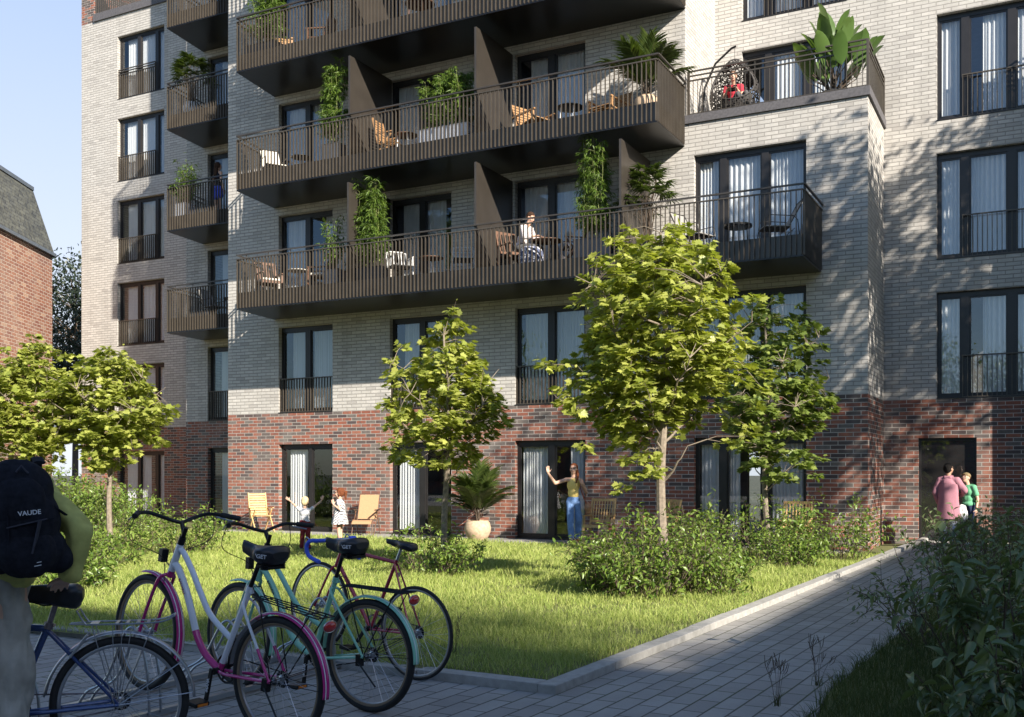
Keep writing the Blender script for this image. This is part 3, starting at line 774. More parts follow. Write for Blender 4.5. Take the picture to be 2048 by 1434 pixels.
maple_tree((12.23, -8.57, .07), 3.80, 1.35, 1.05, 3, 'young maple above the round shrub, between the bicycles and the potted palm', nclus=225, leaf=.105)
maple_tree((16.04, -9.83, .10), 4.68, 1.42, 1.32, 8, 'tallest young maple, rising from the big central shrubs in front of the long balcony', nclus=430, leaf=.104, trunk_r=.068, offs=(-.16, 0))
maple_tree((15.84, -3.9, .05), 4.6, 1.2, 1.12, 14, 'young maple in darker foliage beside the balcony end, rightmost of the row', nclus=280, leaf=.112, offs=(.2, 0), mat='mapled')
maple_tree((4.95, -8.35, .05), 3.72, 1.5, 1.22, 21, 'young maple at the left, in front of the far wing windows', nclus=330, leaf=.112)
maple_tree((3.35, -8.9, .06), 3.95, 1.35, 1.3, 27, 'young maple cut by the left edge of the photo, above the backpack', nclus=330, leaf=.112)

def shrub(loc, H, Rw, seed, label, nst=46, leaf=.065, mat='shrub', tpl=LEAF, name='shrub', cat='shrub', group='leafy shrubs round the lawn', per=26, arch=.5, dens=1, stemr=.005, sc_=(1, 1), droop=0, clear=None):
    g = np.random.default_rng(seed); t = thing(name, label, cat, loc, group=group)
    tb = MB(); P = []; D = []; N = []; S = []
    for i in range(nst):
        az = g.uniform(0, 2 * PI); q = math.sqrt(g.uniform(0, 1)); b = np.array([math.cos(az) * q * Rw * .45 * sc_[0], math.sin(az) * q * Rw * .45 * sc_[1], 0])
        a2 = az + g.normal() * .5; hh = H * g.uniform(.55, 1.05) * (1 - .35 * q * q); rr = Rw * (.2 + .85 * q) * g.uniform(.6, 1.1)
        tip = b + np.array([math.cos(a2) * rr * .62 * sc_[0], math.sin(a2) * rr * .62 * sc_[1], hh])
        ctrl = b + (tip - b) * .5 + np.array([0, 0, hh * arch * .25]); pts = []
        for k in range(7):
            u = k / 6; p = b * (1 - u) ** 2 + 2 * ctrl * u * (1 - u) + tip * u * u + (g.normal(size=3) * .012 if 0 < k else 0); pts.append(p)
        if i < nst * .8: tb.tube([tuple(p) for p in pts], [stemr * (1 - .8 * k / 6) + .001 for k in range(7)], 4, cap=False)
        # side twigs with leaves
        ntw = 5
        segs = [(pts[3], pts[6])] + [(pts[k], pts[k] + nrm(g.normal(size=3) + np.array([math.cos(a2) * .8, math.sin(a2) * .8, .7])) * H * g.uniform(.15, .3)) for k in g.integers(1, 6, ntw)]
        for (s0, s1) in segs:
            if len(segs) and s0 is not pts[3]: tb.tube([tuple(s0), tuple((s0 + s1) / 2 + [0, 0, .01]), tuple(s1)], [.003, .002, .001], 3, cap=False)
            n = max(3, int(per / (ntw + 1) * dens)); ax = nrm(s1 - s0)
            for j in range(n):
                u = (j + .5) / n; p = s0 + (s1 - s0) * u; sd = nrm(np.cross(ax, g.normal(size=3))); d = nrm(sd + ax * g.uniform(.2, .9) + np.array([0, 0, -droop]))
                P.append(p); D.append(d); N.append(nrm(np.array([0, 0, 1]) + g.normal(size=3) * .5)); S.append(leaf * g.uniform(.55, 1.2))
    P = np.array(P); ok = P[:, 2] > .01
    D = np.array(D); N = np.array(N); S = np.array(S)
    if clear is not None: ok &= clear(P)
    V, F = place(tpl, P[ok], D[ok], N[ok], S[ok])
    tb.build('stem', M['barkd'], t); np_mesh('foliage', V, F, M[mat], t, smooth=True)
    return t
LW = 'lawn'
shrub((12.35, -9.0, .08), .80, .85, 31, 'round leafy shrub at the foot of the middle young maple', 60, .075)
shrub((15.35, -10.0, .09), .85, .62, 32, 'left half of the big shrub group at the foot of the tallest maple', 64, .075)
shrub((15.9, -10.2, .10), 1.1, .85, 33, 'tallest shrub wrapping the trunk of the tallest maple', 80, .078)
shrub((16.5, -9.6, .09), .9, .62, 34, 'right part of the big central shrub group near the kerb', 56, .075)
shrub((15.9, -8.6, .09), 1.25, .72, 35, 'upright shrub behind the trunk of the tallest maple', 60, .075)
shrub((15.9, -3.9, .05), 1.15, 1.15, 36, 'dark leafy shrub at the foot of the rightmost young maple', 60, .085)
shrub((16.8, -3.0, .05), 1.25, 1.1, 37, 'leafy shrub at the building corner left of the entrance path', 66, .085)
shrub((16.5, -5.0, .06), .7, .65, 38, 'low shrub between the two right-hand maples beside the kerb', 40, .08)
shrub((14.0, -2.4, .03), 1.0, .9, 39, 'shrub in front of the curtained glass door of the corner flat', 46, .085)
shrub((7.7, -11.6, .08), .85, .9, 40, 'bright leafy shrub on the lawn right of the backpacker elbow', 64, .085)
shrub((7.0, -10.4, .08), .75, .85, 41, 'leafy shrub behind the front shrub at the left of the lawn', 50, .085)
shrub((6.0, -7.6, .07), 1.0, 1.0, 42, 'shrub in front of the far wing ground floor windows', 56, .085)
shrub((4.2, -7.4, .07), 1.15, 1.1, 43, 'shrub under the leftmost maple beside the far wing', 56, .085)
shrub((9.4, -12.9, .09), .55, .7, 44, 'low shrub on the lawn directly behind the blue bicycle saddle', 40, .08)
for _i, (_u, _d, _h, _l) in enumerate(((25, 25, 1.9, 'tall dense shrub behind the leftmost maple trunk'), (95, 28, 1.8, 'dense shrub in the gap behind the two left maples'), (150, 25, 1.6, 'dense shrub between the left maple trunk and the far wing'), (205, 29, 1.5, 'dense shrub against the corner of the far wing'))):
    _p = unp(_u, 943.2, d=_d); shrub((_p.x, _p.y, 0), _h, 1.5, 90 + _i, _l, 80, .12, group='dense shrubs at the far left')
# shaded shrubs right of the path
G2 = 'shaded shrubs right of the path'
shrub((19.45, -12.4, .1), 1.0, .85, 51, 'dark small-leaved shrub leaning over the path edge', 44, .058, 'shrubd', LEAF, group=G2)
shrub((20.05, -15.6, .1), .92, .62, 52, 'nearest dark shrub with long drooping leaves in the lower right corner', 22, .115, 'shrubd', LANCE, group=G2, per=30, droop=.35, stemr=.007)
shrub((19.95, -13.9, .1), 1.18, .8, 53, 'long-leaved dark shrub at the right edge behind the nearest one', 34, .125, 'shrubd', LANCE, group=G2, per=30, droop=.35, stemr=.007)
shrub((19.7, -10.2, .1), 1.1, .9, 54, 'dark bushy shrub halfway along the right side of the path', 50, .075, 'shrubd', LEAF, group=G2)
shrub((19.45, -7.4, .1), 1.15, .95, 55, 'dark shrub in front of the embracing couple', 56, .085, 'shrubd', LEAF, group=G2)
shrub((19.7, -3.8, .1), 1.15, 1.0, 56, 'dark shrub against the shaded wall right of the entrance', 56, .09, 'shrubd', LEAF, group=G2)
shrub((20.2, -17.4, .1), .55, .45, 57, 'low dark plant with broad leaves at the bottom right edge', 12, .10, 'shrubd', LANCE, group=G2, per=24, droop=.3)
# seed-head grass tufts beside the path
def tuft(loc, seed, label):
    g = np.random.default_rng(seed); t = thing('wild_grass_tuft', label, 'plant', loc, group='tall seed-head grasses')
    tb = MB()
    for i in range(7):
        a = g.uniform(0, 2 * PI); h = g.uniform(.18, .33); q = np.array([math.cos(a), math.sin(a)]) * g.uniform(.02, .09)
        tip = (q[0], q[1], h); tb.tube([(q[0] * .2, q[1] * .2, 0), (q[0] * .5, q[1] * .5, h * .5), tip], [.0016, .0012, .001], 4)
        for k in range(3):
            b = g.uniform(-1, 1, 2) * .04; tb.tube([(tip[0] * (.95), tip[1] * .95, h * (.78 + .06 * k)), (tip[0] + b[0] * .6, tip[1] + b[1] * .6, h * .9 + .02 * k), (tip[0] + b[0], tip[1] + b[1], h + .03)], [.001, .0025, .0015], 4)
    tb.build('seed_stalk', M['barkd'], t)
    P = np.zeros((22, 3)); P[:, :2] = g.normal(size=(22, 2)) * .015
    b_ = blades('blade', P, g.uniform(.06, .16, 22), np.full(22, .004), M['grassd'], seed, .9); b_.parent = t
tuft((18.72, -14.35, .1), 61, 'tall seed-head grass at the path edge in the lower right')
tuft((18.62, -15.1, .1), 62, 'nearer of the two seed-head grasses beside the path')
tuft((16.0, -14.7, .13), 63, 'taller wild grass tuft on the shaded lawn corner by the kerb')

def potted(name, label, loc, kind, seed, h, pot, potmat, rz=0, group=None, spread=1):
    """pot: ('box',w,d,h) or ('round',r,h). kinds: bamboo, rhapis, palm, banana, ficus"""
    g = np.random.default_rng(seed); t = thing(name, label, 'plant', loc, rz, group)
    pb = MB()
    if pot[0] == 'box':
        _, w, d, ph = pot; pb.box(-w / 2, w / 2, -d / 2, d / 2, 0, ph - .02); pb.box(-w / 2 - .008, w / 2 + .008, -d / 2 - .008, d / 2 + .008, ph - .02, ph); rx, ry = w * .38, d * .3
        pb.build('planter', potmat, t, bevel=.008)
    else:
        _, pr, ph = pot; k = [(0, 0), (.55, 0), (.8, .18), (.98, .45), (1.0, .62), (.9, .88), (.78, .97), (.80, 1.0), (.72, 1.0), (.70, .93), (0, .93)]
        pb.lathe([(a * pr, b * ph) for a, b in k], n=28); pb.build('planter', potmat, t, smooth=True); rx = ry = pr * .3
    tb = MB(); P = []; D = []; N = []; S = []; tpl = NARROW; mat = 'bamboo'; sm = 'barkd'
    Z0 = ph * .93
    if kind == 'bamboo':
        sm = 'culm'; n = int(7 * spread)
        for i in range(n):
            b = np.array([g.uniform(-rx, rx), g.uniform(-ry, ry), Z0]); hh = (h - Z0) * g.uniform(.75, 1.03); tip = b + np.array([g.normal() * .1, g.normal() * .1, hh])
            pts = [b + (tip - b) * (k / 6) + np.array([g.normal() * .01, g.normal() * .01, 0]) for k in range(7)]; tb.tube([tuple(p) for p in pts], [.008 - .001 * k for k in range(7)], 5)
            for j in range(int(30 * hh)):
                u = g.uniform(.12, 1); p = b + (tip - b) * u; az = g.uniform(0, 2 * PI); L = g.uniform(.10, .30) * (1.15 - .6 * u); e = p + np.array([math.cos(az) * L, math.sin(az) * L, L * g.uniform(.0, .8)])
                tb.tube([tuple(p), tuple(e)], [.002, .001], 3, cap=False)
                for q in range(7):
                    pp = p + (e - p) * g.uniform(.35, 1); P.append(pp); D.append(nrm(np.array([math.cos(az + g.normal() * .7), math.sin(az + g.normal() * .7), g.uniform(-1.0, .2)]))); N.append(nrm(np.array([0, 0, 1.]) + g.normal(size=3) * .5)); S.append(g.uniform(.09, .17))
        tpl = T_leaf(.17, .35, .3, 2)
    elif kind == 'rhapis':
        mat = 'palm'; n = int(26 * spread)
        for i in range(n):
            az = g.uniform(0, 2 * PI); q = g.uniform(0, 1); el = g.uniform(.15, 1); hh = (h - Z0) * (.35 + .6 * el); rr = .42 * spread ** .5 * (1.1 - el * .8) * g.uniform(.6, 1.1)
            b = np.array([g.uniform(-rx, rx), g.uniform(-ry, ry), Z0]); e = b + np.array([math.cos(az) * rr, math.sin(az) * rr, hh]); tb.tube([tuple(b), tuple(b + (e - b) * [.3, .3, .6]), tuple(e)], [.006, .005, .003], 4)
            ax = nrm(np.array([math.cos(az), math.sin(az), .5 * el + .1])); sd = nrm(np.cross(ax, [0, 0, 1.])); upv = np.cross(sd, ax)
            for j in range(11):
                f = (j - 5) / 5 * 1.9; d = ax * math.cos(f) + sd * math.sin(f) + upv * .12; d[2] -= .12
                P.append(e); D.append(d); N.append(upv + g.normal(size=3) * .1); S.append(g.uniform(.2, .3) * (1.05 - .1 * abs(f)))
        tpl = T_leaf(.16, .4, .35, 4)
    elif kind == 'palm':
        mat = 'palm'; n = int(15 * spread)
        for i in range(n):
            az = i * 2.4 + g.normal() * .2; el = g.uniform(.2, 1.0); L = (h - Z0) * g.uniform(.85, 1.05); b = np.array([g.normal() * .03, g.normal() * .03, Z0]); pts = []
            out = L * (.75 - .55 * el); upz = L * (.45 + .55 * el)
            for k in range(11):
                u = k / 10; pts.append(b + np.array([math.cos(az) * out * u ** 1.4, math.sin(az) * out * u ** 1.4, upz * (u - .28 * (1.25 - el) * u ** 3)]))
            tb.tube([tuple(p) for p in pts], [.009 * (1 - .85 * k / 10) for k in range(11)], 4)
            for k in range(60):
                u = .3 + .7 * k / 59; f = u * 10; k0 = min(9, int(f)); p = pts[k0] + (pts[k0 + 1] - pts[k0]) * (f - k0); ax = nrm(pts[k0 + 1] - pts[k0]); sd = nrm(np.cross(ax, [0, 0, 1.])); s_ = 1 if k % 2 else -1
                P.append(p); D.append(nrm(sd * s_ * .85 + ax * (.75 + .3 * u) + np.array([0, 0, g.uniform(-.1, .15)]))); N.append(nrm(np.cross(sd * s_, ax) * s_ + np.array([0, 0, .4]) + g.normal(size=3) * .1)); S.append((h * .165) * (1.2 - .75 * abs(u - .6)) * g.uniform(.85, 1.1))
        tpl = T_leaf(.11, .25, .35, 3)
    elif kind == 'banana':
        mat = 'banana'; n = int(15 * spread)
        for i in range(n):
            az = i * 2.4 + g.normal() * .3; el = g.uniform(.1, 1); b = np.array([g.normal() * .06, g.normal() * .06, Z0]); L = (h - Z0) * g.uniform(.45, .62)
            e = b + np.array([math.cos(az) * L * .45 * (1.3 - el), math.sin(az) * L * .45 * (1.3 - el), L * (.15 + .85 * el)]); tb.tube([tuple(b), tuple((b + e) / 2 + [0, 0, .04]), tuple(e)], [.016, .012, .008], 6)
            P.append(e); D.append(nrm(np.array([math.cos(az) * .42, math.sin(az) * .42, .9 + .5 * el]) + g.normal(size=3) * .12)); N.append(nrm(np.array([-math.cos(az), -math.sin(az), .5]) + g.normal(size=3) * .35)); S.append((h - Z0) * g.uniform(.30, .42))
        tpl = T_paddle()
    else:  # ficus: small tree
        mat = 'bamboo'
        for i in range(int(16 * spread)):
            az = g.uniform(0, 2 * PI); el = g.uniform(.3, 1); b = np.array([0, 0, Z0]); e = np.array([math.cos(az) * .38 * (1.15 - el * .5), math.sin(az) * .38 * (1.15 - el * .5), Z0 + (h - Z0) * el]); tb.tube([tuple(b), tuple(b * .5 + e * .5 + [0, 0, .05]), tuple(e)], [.008, .005, .002], 4)
            for j in range(34):
                u = g.uniform(.35, 1.05); p = b + (e - b) * u + g.normal(size=3) * .05; P.append(p); D.append(nrm(g.normal(size=3) + [math.cos(az), math.sin(az), -.6])); N.append(nrm(np.array([0, 0, 1.]) + g.normal(size=3) * .4)); S.append(g.uniform(.07, .13))
        tpl = T_leaf(.3, .35, .3, 3)
    if kind == 'bamboo' and pot[0] == 'box' and spread > 1.25:
        pass
    V, F = place(tpl, P, D, N, S)
    tb.build('stem', M[sm], t); np_mesh('foliage', V, F, M[mat], t, smooth=True)
    return t
M['potwhite'] = simple('white planter', (.62, .62, .64), .6, 0, .06, 3)
M['potgrey'] = simple('grey planter', (.16, .165, .18), .6, 0, .1, 3)
M['potdark'] = simple('dark planter', (.03, .03, .032), .5, 0, .1, 3)
M['terracotta'] = simple('sand stone pot', (.50, .37, .25), .85, 0, .22, 16, .5, 50)
GP = 'potted plants on the balconies'
F2, F3, F4 = 6.106, 9.106, 12.106
def bp(u, y, z): return (unp(u, 900, y=y).x, y, z)
potted('potted_bamboo', 'tall bamboo in a dark trough just right of the first divider, lower long balcony', bp(742, -1.35, F2), 'bamboo', 71, 2.42, ('box', .8, .35, .35), M['potdark'], group=GP, spread=1.6)
potted('potted_bamboo', 'tall bamboo in a grey planter left of the last divider, lower long balcony', bp(1190, -1.3, F2), 'bamboo', 72, 2.6, ('box', .85, .4, .45), M['potgrey'], group=GP, spread=1.7)
potted('potted_bamboo', 'short feathery bamboo in a pale planter on the left end of the lower long balcony', bp(672, -1.2, F2), 'ficus', 73, 1.75, ('box', .42, .42, .42), M['potgrey'], group=GP, spread=1.3)
potted('potted_palm', 'bushy fan palm right of the last divider, lower long balcony', bp(1296, -1.0, F2), 'rhapis', 74, 1.95, ('round', .24, .4), M['potdark'], group=GP, spread=2.2)
potted('potted_bamboo', 'tall bamboo left of the first divider, middle long balcony', bp(668, -1.38, F3), 'bamboo', 75, 2.5, ('box', .5, .35, .45), M['potgrey'], group=GP, spread=1.5)
potted('potted_bamboo', 'broad bamboo hedge in a long white planter, middle long balcony', bp(893, -1.2, F3), 'bamboo', 76, 1.75, ('box', 1.35, .42, .42), M['potwhite'], group=GP, spread=2.6)
potted('potted_palm', 'spiky palm in a round stone pot at the right end of the middle long balcony', bp(1293, -.95, F3), 'palm', 77, 1.95, ('round', .28, .42), M['terracotta'], group=GP, spread=1.3)
potted('potted_bamboo', 'bamboo at the left end of the top long balcony', bp(528, -1.3, F4), 'bamboo', 78, 2.1, ('box', .95, .35, .35), M['potdark'], group=GP, spread=1.9)
potted('potted_palm', 'dark fan palm in a white pot on the upper small balcony', bp(383, 1.05, 12.106), 'rhapis', 79, 1.85, ('round', .24, .42), M['potwhite'], group=GP, spread=2.2)
potted('potted_bamboo', 'yellow-green leafy plant in a white pot beside the woman on the small balcony', bp(371, 1.0, 9.106), 'ficus', 80, 1.75, ('box', .4, .4, .42), M['potwhite'], group=GP, spread=2.2)
potted('potted_banana_plant', 'large paddle-leaved plant in the corner of the railed roof terrace', (16.15, .6, 9.2), 'banana', 81, 2.3, ('round', .28, .35), M['potdark'], group=None, spread=2.3)
potted('potted_palm', 'palm in a round sand-coloured pot on the ground by the red brick wall', (8.55, -1.1, 0.01), 'palm', 82, 1.85, ('round', .31, .46), M['terracotta'], group=None, spread=1.9)

# off-camera street trees that throw the dappled shade and mirror in the panes, plus the far tree
def big_tree(loc, H, z0, Rw, seed, label, n=9000, leaf=.16, mat='shrub', name='street_tree', ragged=.3, group='large trees around the courtyard'):
    g = np.random.default_rng(seed); t = thing(name, label, 'tree', loc, group=group); tb = MB()
    tb.tube([(0, 0, -.1), (.05, 0, z0), (.0, .08, (z0 + H) / 2), (0, 0, H * .92)], [.2, .16, .09, .02], 8)
    cz, hz = (z0 + H) / 2, (H - z0) / 2; K = 90
    cl = []
    for k in range(K):
        d = nrm(g.normal(size=3)); q = g.uniform(.35, 1) ** .6; c = np.array([d[0] * Rw * q, d[1] * Rw * q, cz + d[2] * hz * q]); cl.append(c)
        b = Vector((0, 0, max(z0 * .9, min(H * .8, c[2] - .5 - .4 * np.hypot(c[0], c[1]))))); tb.tube([b, (b + Vector(c)) / 2 + Vector((0, 0, .2)), Vector(c)], [.05, .03, .008], 5, cap=False)
    cl = np.array(cl); ki = g.integers(0, K, n); P = cl[ki] + g.normal(size=(n, 3)) * np.array([Rw, Rw, hz]) * ragged * .42
    D = nrm(g.normal(size=(n, 3)) + [0, 0, -.3]); N = nrm(g.normal(size=(n, 3)) * .6 + [0, 0, 1]); S = leaf * g.uniform(.6, 1.3, n)
    V, F = place(MINI, P, D, N, S); tb.build('trunk', M['barkd'], t, smooth=True); np_mesh('crown', V, F, M[mat], t); return t
# ------------------------------------------------------------------ neighbours and trees round the court
# red brick house with slate mansard at the left
RB = thing('red_brick_house', 'old red brick house with dark slate mansard roof at the left edge', 'house')
c0 = unp(104.5, 943.2, d=40); c0.z = 0
_c1 = unp(0, 943.2, d=35.5); dirw = Vector((_c1.x - c0.x, _c1.y - c0.y, 0)).normalized()                   # the visible wall runs toward the camera and leftwards
p1 = c0 + dirw * 9; ndir = Vector((-dirw.y, dirw.x, 0))
if ndir.x > 0: ndir = -ndir
zc = 1.583 + (943.2 - 514) / FPX * 40
mb = MB()
q0, q1 = c0, p1; q2, q3 = p1 + ndir * 10, c0 + ndir * 10
def quadw(a, b, z0, z1): mb.add([(a.x, a.y, z0), (b.x, b.y, z0), (b.x, b.y, z1), (a.x, a.y, z1)], [(0, 1, 2, 3)])
for a, b in ((q0, q1), (q1, q2), (q2, q3), (q3, q0)): quadw(a, b, -.2, zc)
mb.build('wall', M['oldbrick'], RB)
def slate_mat():
    t = NT('slate tiles'); b = t.n('TexBrick', offset=.5)
    tc = t.obj(); sp = t.n('SeparateXYZ'); t.l(tc, sp.inputs[0]); cb = t.n('CombineXYZ'); t.l(t.math('ADD', sp.outputs[1], sp.outputs[0]), cb.inputs[0]); t.l(sp.outputs[2], cb.inputs[1]); t.l(cb.outputs[0], b.inputs['Vector'])
    for k, v in (('Scale', 1), ('Mortar Size', .01), ('Brick Width', .2), ('Row Height', .13)): b.inputs[k].default_value = v
    b.inputs['Color1'].default_value = (.05, .053, .05, 1); b.inputs['Color2'].default_value = (.10, .105, .095, 1); b.inputs['Mortar'].default_value = (.03, .03, .03, 1)
    t.set(Base_Color=t.mix(t.ramp(t.noise(5, 5), [(.4, (0, 0, 0)), (.7, (.6, .6, .6))]), b.outputs['Color'], (.16, .16, .12)), Roughness=.7); t.bump(b.outputs['Color'], .5, .02); return t.m
M['slate'] = slate_mat()
mb = MB(); RH = 2.5; ins = .55; ov = .06
out = -ndir
e0 = q0 + out * ov - dirw * ov; e1 = q1 + out * ov; e3 = q3 - dirw * ov; e2 = q2.copy()
t0 = q0 - out * ins + dirw * ins * .9; t1 = q1 - out * ins; t3 = q3 + dirw * ins; t2 = q2.copy()
def rq(a, b, c, d): mb.add([tuple(a), tuple(b), tuple(c), tuple(d)], [(0, 1, 2, 3)])
Zv = lambda p, z: Vector((p.x, p.y, z))
rq(Zv(e0, zc + .12), Zv(e1, zc + .12), Zv(t1, zc + RH), Zv(t0, zc + RH)); rq(Zv(e3, zc + .12), Zv(e0, zc + .12), Zv(t0, zc + RH), Zv(t3, zc + RH)); rq(Zv(t0, zc + RH), Zv(t1, zc + RH), Zv(t2, zc + RH + .3), Zv(t3, zc + RH + .3))
mb.build('roof', M['slate'], RB)
M['gutter'] = simple('zinc gutter', (.16, .18, .2), .5, .5)
mb = MB()
for a, b in ((e0, e1), (e3, e0)): mb.bar(Zv(a, zc + .07), Zv(b, zc + .07), .16, .12)
mb.build('gutter', M['gutter'], RB)
mb = MB()
mb.bar(Zv(t0, zc + RH), Zv(t1, zc + RH), .12, .14); mb.build('ridge_cap', M['gutter'], RB)
def house(name, label, x0, x1, y0, y1, H, m, windows=None):
    t = thing(name, label, 'building', ((x0 + x1) / 2, (y0 + y1) / 2, 0), group='plain buildings behind the viewpoint'); ax, ay = (x1 - x0) / 2, (y1 - y0) / 2
    w = MB(); w.box(-ax, ax, -ay, ay, -.2, H); w.build('wall', m, t)
    r = MB(); r.box(-ax - .15, ax + .15, -ay - .15, ay + .15, H + .002, H + .2); r.build('roof', M['roofgrey'], t)
    g = MB(); f = MB()
    for k in range(int(H // 3)):
        z = .9 + 3 * k
        for i in range(int((x1 - x0) // 3)):
            x = -ax + 1.2 + 3 * i; f.box(x - .05, x + 1.25, ay + .003, ay + .04, z - .05, z + 1.65); g.box(x, x + 1.2, ay + .04, ay + .05, z, z + 1.6)
        for i in range(int((y1 - y0) // 3)):
            y = -ay + 1.2 + 3 * i; f.box(-ax - .04, -ax - .003, y - .05, y + 1.25, z - .05, z + 1.65); g.box(-ax - .05, -ax - .04, y, y + 1.2, z, z + 1.6)
    fo = f.build('window_frame', M['frame'], t); g.build('window_pane', M['panedark'], fo)
M['panedark'] = simple('dark pane', (.02, .025, .03), .08)
M['render'] = simple('grey render', (.12, .12, .11), .9)
house('opposite_building', 'tall brick block behind the viewpoint whose shadow covers the bicycles', 40, 66, -60, -33.0, 19.2, M['render'])
house('opposite_building', 'long low brick row right of the path, outside the picture', 32.8, 42, -32.9, -7.5, 9.2, M['render'])
house('opposite_building', 'low brick row across the court that mirrors in the ground floor glass', -30, 34, -52, -46, 6.0, M['redbrick'])
for (x, y, H, z0, Rw, sd, n, lb) in (
    (25.2, -5.6, 13.4, 6.6, 3.8, 201, 13000, 'large street tree right of the court, throwing dappled shade on the corner wall'),
    (26.0, -1.6, 13.0, 7.2, 3.6, 202, 9500, 'large tree behind the right wing, throwing dappled shade on the recessed wall'),
    (45.6, -32.9, 20.8, 15.0, 2.8, 204, 4500, 'tall tree behind the viewpoint beside the tall block'),
    (13.5, -30, 9.0, 3.0, 3.2, 206, 5000, 'tree across the court that mirrors in the windows'),
    (18.6, -31.5, 8.0, 2.4, 2.8, 209, 4500, 'tree across the court that mirrors in the entrance door'),
    (4.0, -33, 9.5, 3.0, 3.6, 207, 5000, 'wide tree across the court left of the other mirrored tree'),
    (-8.0, -30, 10, 3.0, 3.8, 208, 5000, 'tree across the court far to the left')):
    big_tree((x, y, .0), H, z0, Rw, sd, lb, n=n, leaf=.2)
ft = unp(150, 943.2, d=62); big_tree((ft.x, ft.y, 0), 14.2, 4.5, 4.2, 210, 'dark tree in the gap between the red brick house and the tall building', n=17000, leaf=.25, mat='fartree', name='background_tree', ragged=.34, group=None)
ft = unp(60, 943.2, d=30)
# ------------------------------------------------------------------ furniture
M['teak'] = simple('teak slats', (.36, .20, .09), .6, 0, .25, 12, .2, 80)
M['pine'] = simple('light pine slats', (.62, .40, .17), .6, 0, .2, 12, .2, 80)
M['dwood'] = simple('dark wood slats', (.14, .07, .04), .55, 0, .25, 12, .2, 80)
M['sling'] = simple('tan sling fabric', (.42, .25, .13), .85, 0, .12, 60)
M['rattan'] = simple('dark rattan', (.03, .026, .024), .6, 0, .3, 40)
M['blackmetal'] = simple('black metal', (.018, .018, .018), .35, .5, .1)
M['whitemetal'] = simple('white metal', (.70, .70, .69), .4, 0, .05)
M['cream'] = simple('cream cushion', (.66, .62, .54), .95, 0, .08, 30)
M['slategrey'] = simple('grey canvas', (.28, .27, .25), .9, 0, .12, 30)
def polar(cx, cy, r, a): return (cx + r * math.cos(a), cy + r * math.sin(a))
# every piece faces local -y (its front), origin on the floor
def slat_armchair(name, label, wood, cushion=False, group=None, n=8):
    t = thing(name, label, 'chair', group=group); w = .27
    for sx in (-1, 1):
        m = MB(); m.bar((sx * w, -.25, 0), (sx * w, -.23, .60), .035, .05); m.build('leg', wood, t)
        m = MB(); m.bar((sx * w, .24, 0), (sx * w, .20, .42), .035, .05); m.bar((sx * w, .20, .42), (sx * w, .36, .98), .035, .045); m.build('leg', wood, t)
        m = MB(); m.box(sx * w - .03, sx * w + .03, -.29, .27, .60, .625); m.build('armrest', wood, t)
    m = MB()
    for i in range(7): y = -.24 + .075 * i; m.box(-w + .02, w - .02, y, y + .055, .40 - .006 * i, .42 - .006 * i)
    m.bar((-w, -.24, .38), (w, -.24, .38), .025, .05); m.bar((-w, .2, .36), (w, .2, .36), .025, .05); m.bar((-w, -.24, .12), (w, -.24, .12), .025, .035)
    m.build('seat', wood, t)
    m = MB(); yb = lambda z: .20 + (z - .42) * .286
    for i in range(n): x = -w + .05 + (2 * w - .1) * i / (n - 1); m.bar((x, yb(.5), .5), (x, yb(.93), .93), .022, .016, up=(0, 1, 0))
    m.bar((-w, yb(.95), .95), (w, yb(.95), .95), .03, .06); m.bar((-w, yb(.48), .48), (w, yb(.48), .48), .03, .05)
    m.build('backrest', wood, t)
    if cushion: m = MB(); m.box(-w + .03, w - .03, -.25, .2, .421, .48); m.build('cushion', M['cream'], t, bevel=.02)
    return t
def lounge_chair(name, label, wood, group=None):
    t = thing(name, label, 'chair', group=group); w = .30
    for sx in (-1, 1):
        m = MB(); m.bar((sx * w, -.33, 0), (sx * w, -.30, .52), .04, .04); m.bar((sx * w, .32, 0), (sx * w, .28, .52), .04, .04); m.bar((sx * w, -.36, .53), (sx * w, .40, .50), .05, .03); m.build('side_frame', wood, t)
    m = MB()
    for i in range(8): q = i / 7; m.bar((-w + .02, -.32 + .55 * q, .36 - .09 * q), (w - .02, -.32 + .55 * q, .36 - .09 * q), .065, .018, up=(0, .16, 1))
    m.build('seat', wood, t); m = MB()
    for i in range(8): q = i / 7; m.bar((-w + .02, .25 + .22 * q, .30 + .50 * q), (w - .02, .25 + .22 * q, .30 + .50 * q), .06, .018, up=(0, -1, .45))
    for sx in (-1, 1): m.bar((sx * (w - .05), .27, .26), (sx * (w - .05), .50, .84), .03, .03)
    m.build('backrest', wood, t); return t
def folding_chair(name, label, wood, group=None):
    t = thing(name, label, 'chair', group=group); w = .25
    for sx in (-1, 1):
        m = MB(); m.bar((sx * w, -.30, 0), (sx * w, .18, .62), .025, .04); m.build('leg', wood, t)
        m = MB(); m.bar((sx * (w - .03), .30, 0), (sx * (w - .03), -.18, .60), .025, .04); m.build('leg', wood, t)
        m = MB(); m.bar((sx * w, -.22, .64), (sx * w, .26, .62), .035, .02); m.build('armrest', wood, t)
    m = MB()
    for i in range(8): q = i / 7; m.bar((-w + .02, -.22 + .42 * q, .43 - .02 * q), (w - .02, -.22 + .42 * q, .43 - .02 * q), .04, .015)
    m.build('seat', wood, t); m = MB()
    for i in range(9): q = i / 8; m.bar((-w + .03, .20 + .11 * q, .46 + .52 * q), (w - .03, .20 + .11 * q, .46 + .52 * q), .045, .012, up=(0, -1, .2))
    for sx in (-1, 1): m.bar((sx * (w - .015), .16, .36), (sx * (w - .015), .32, 1.02), .025, .04)
    m.build('backrest', wood, t); return t
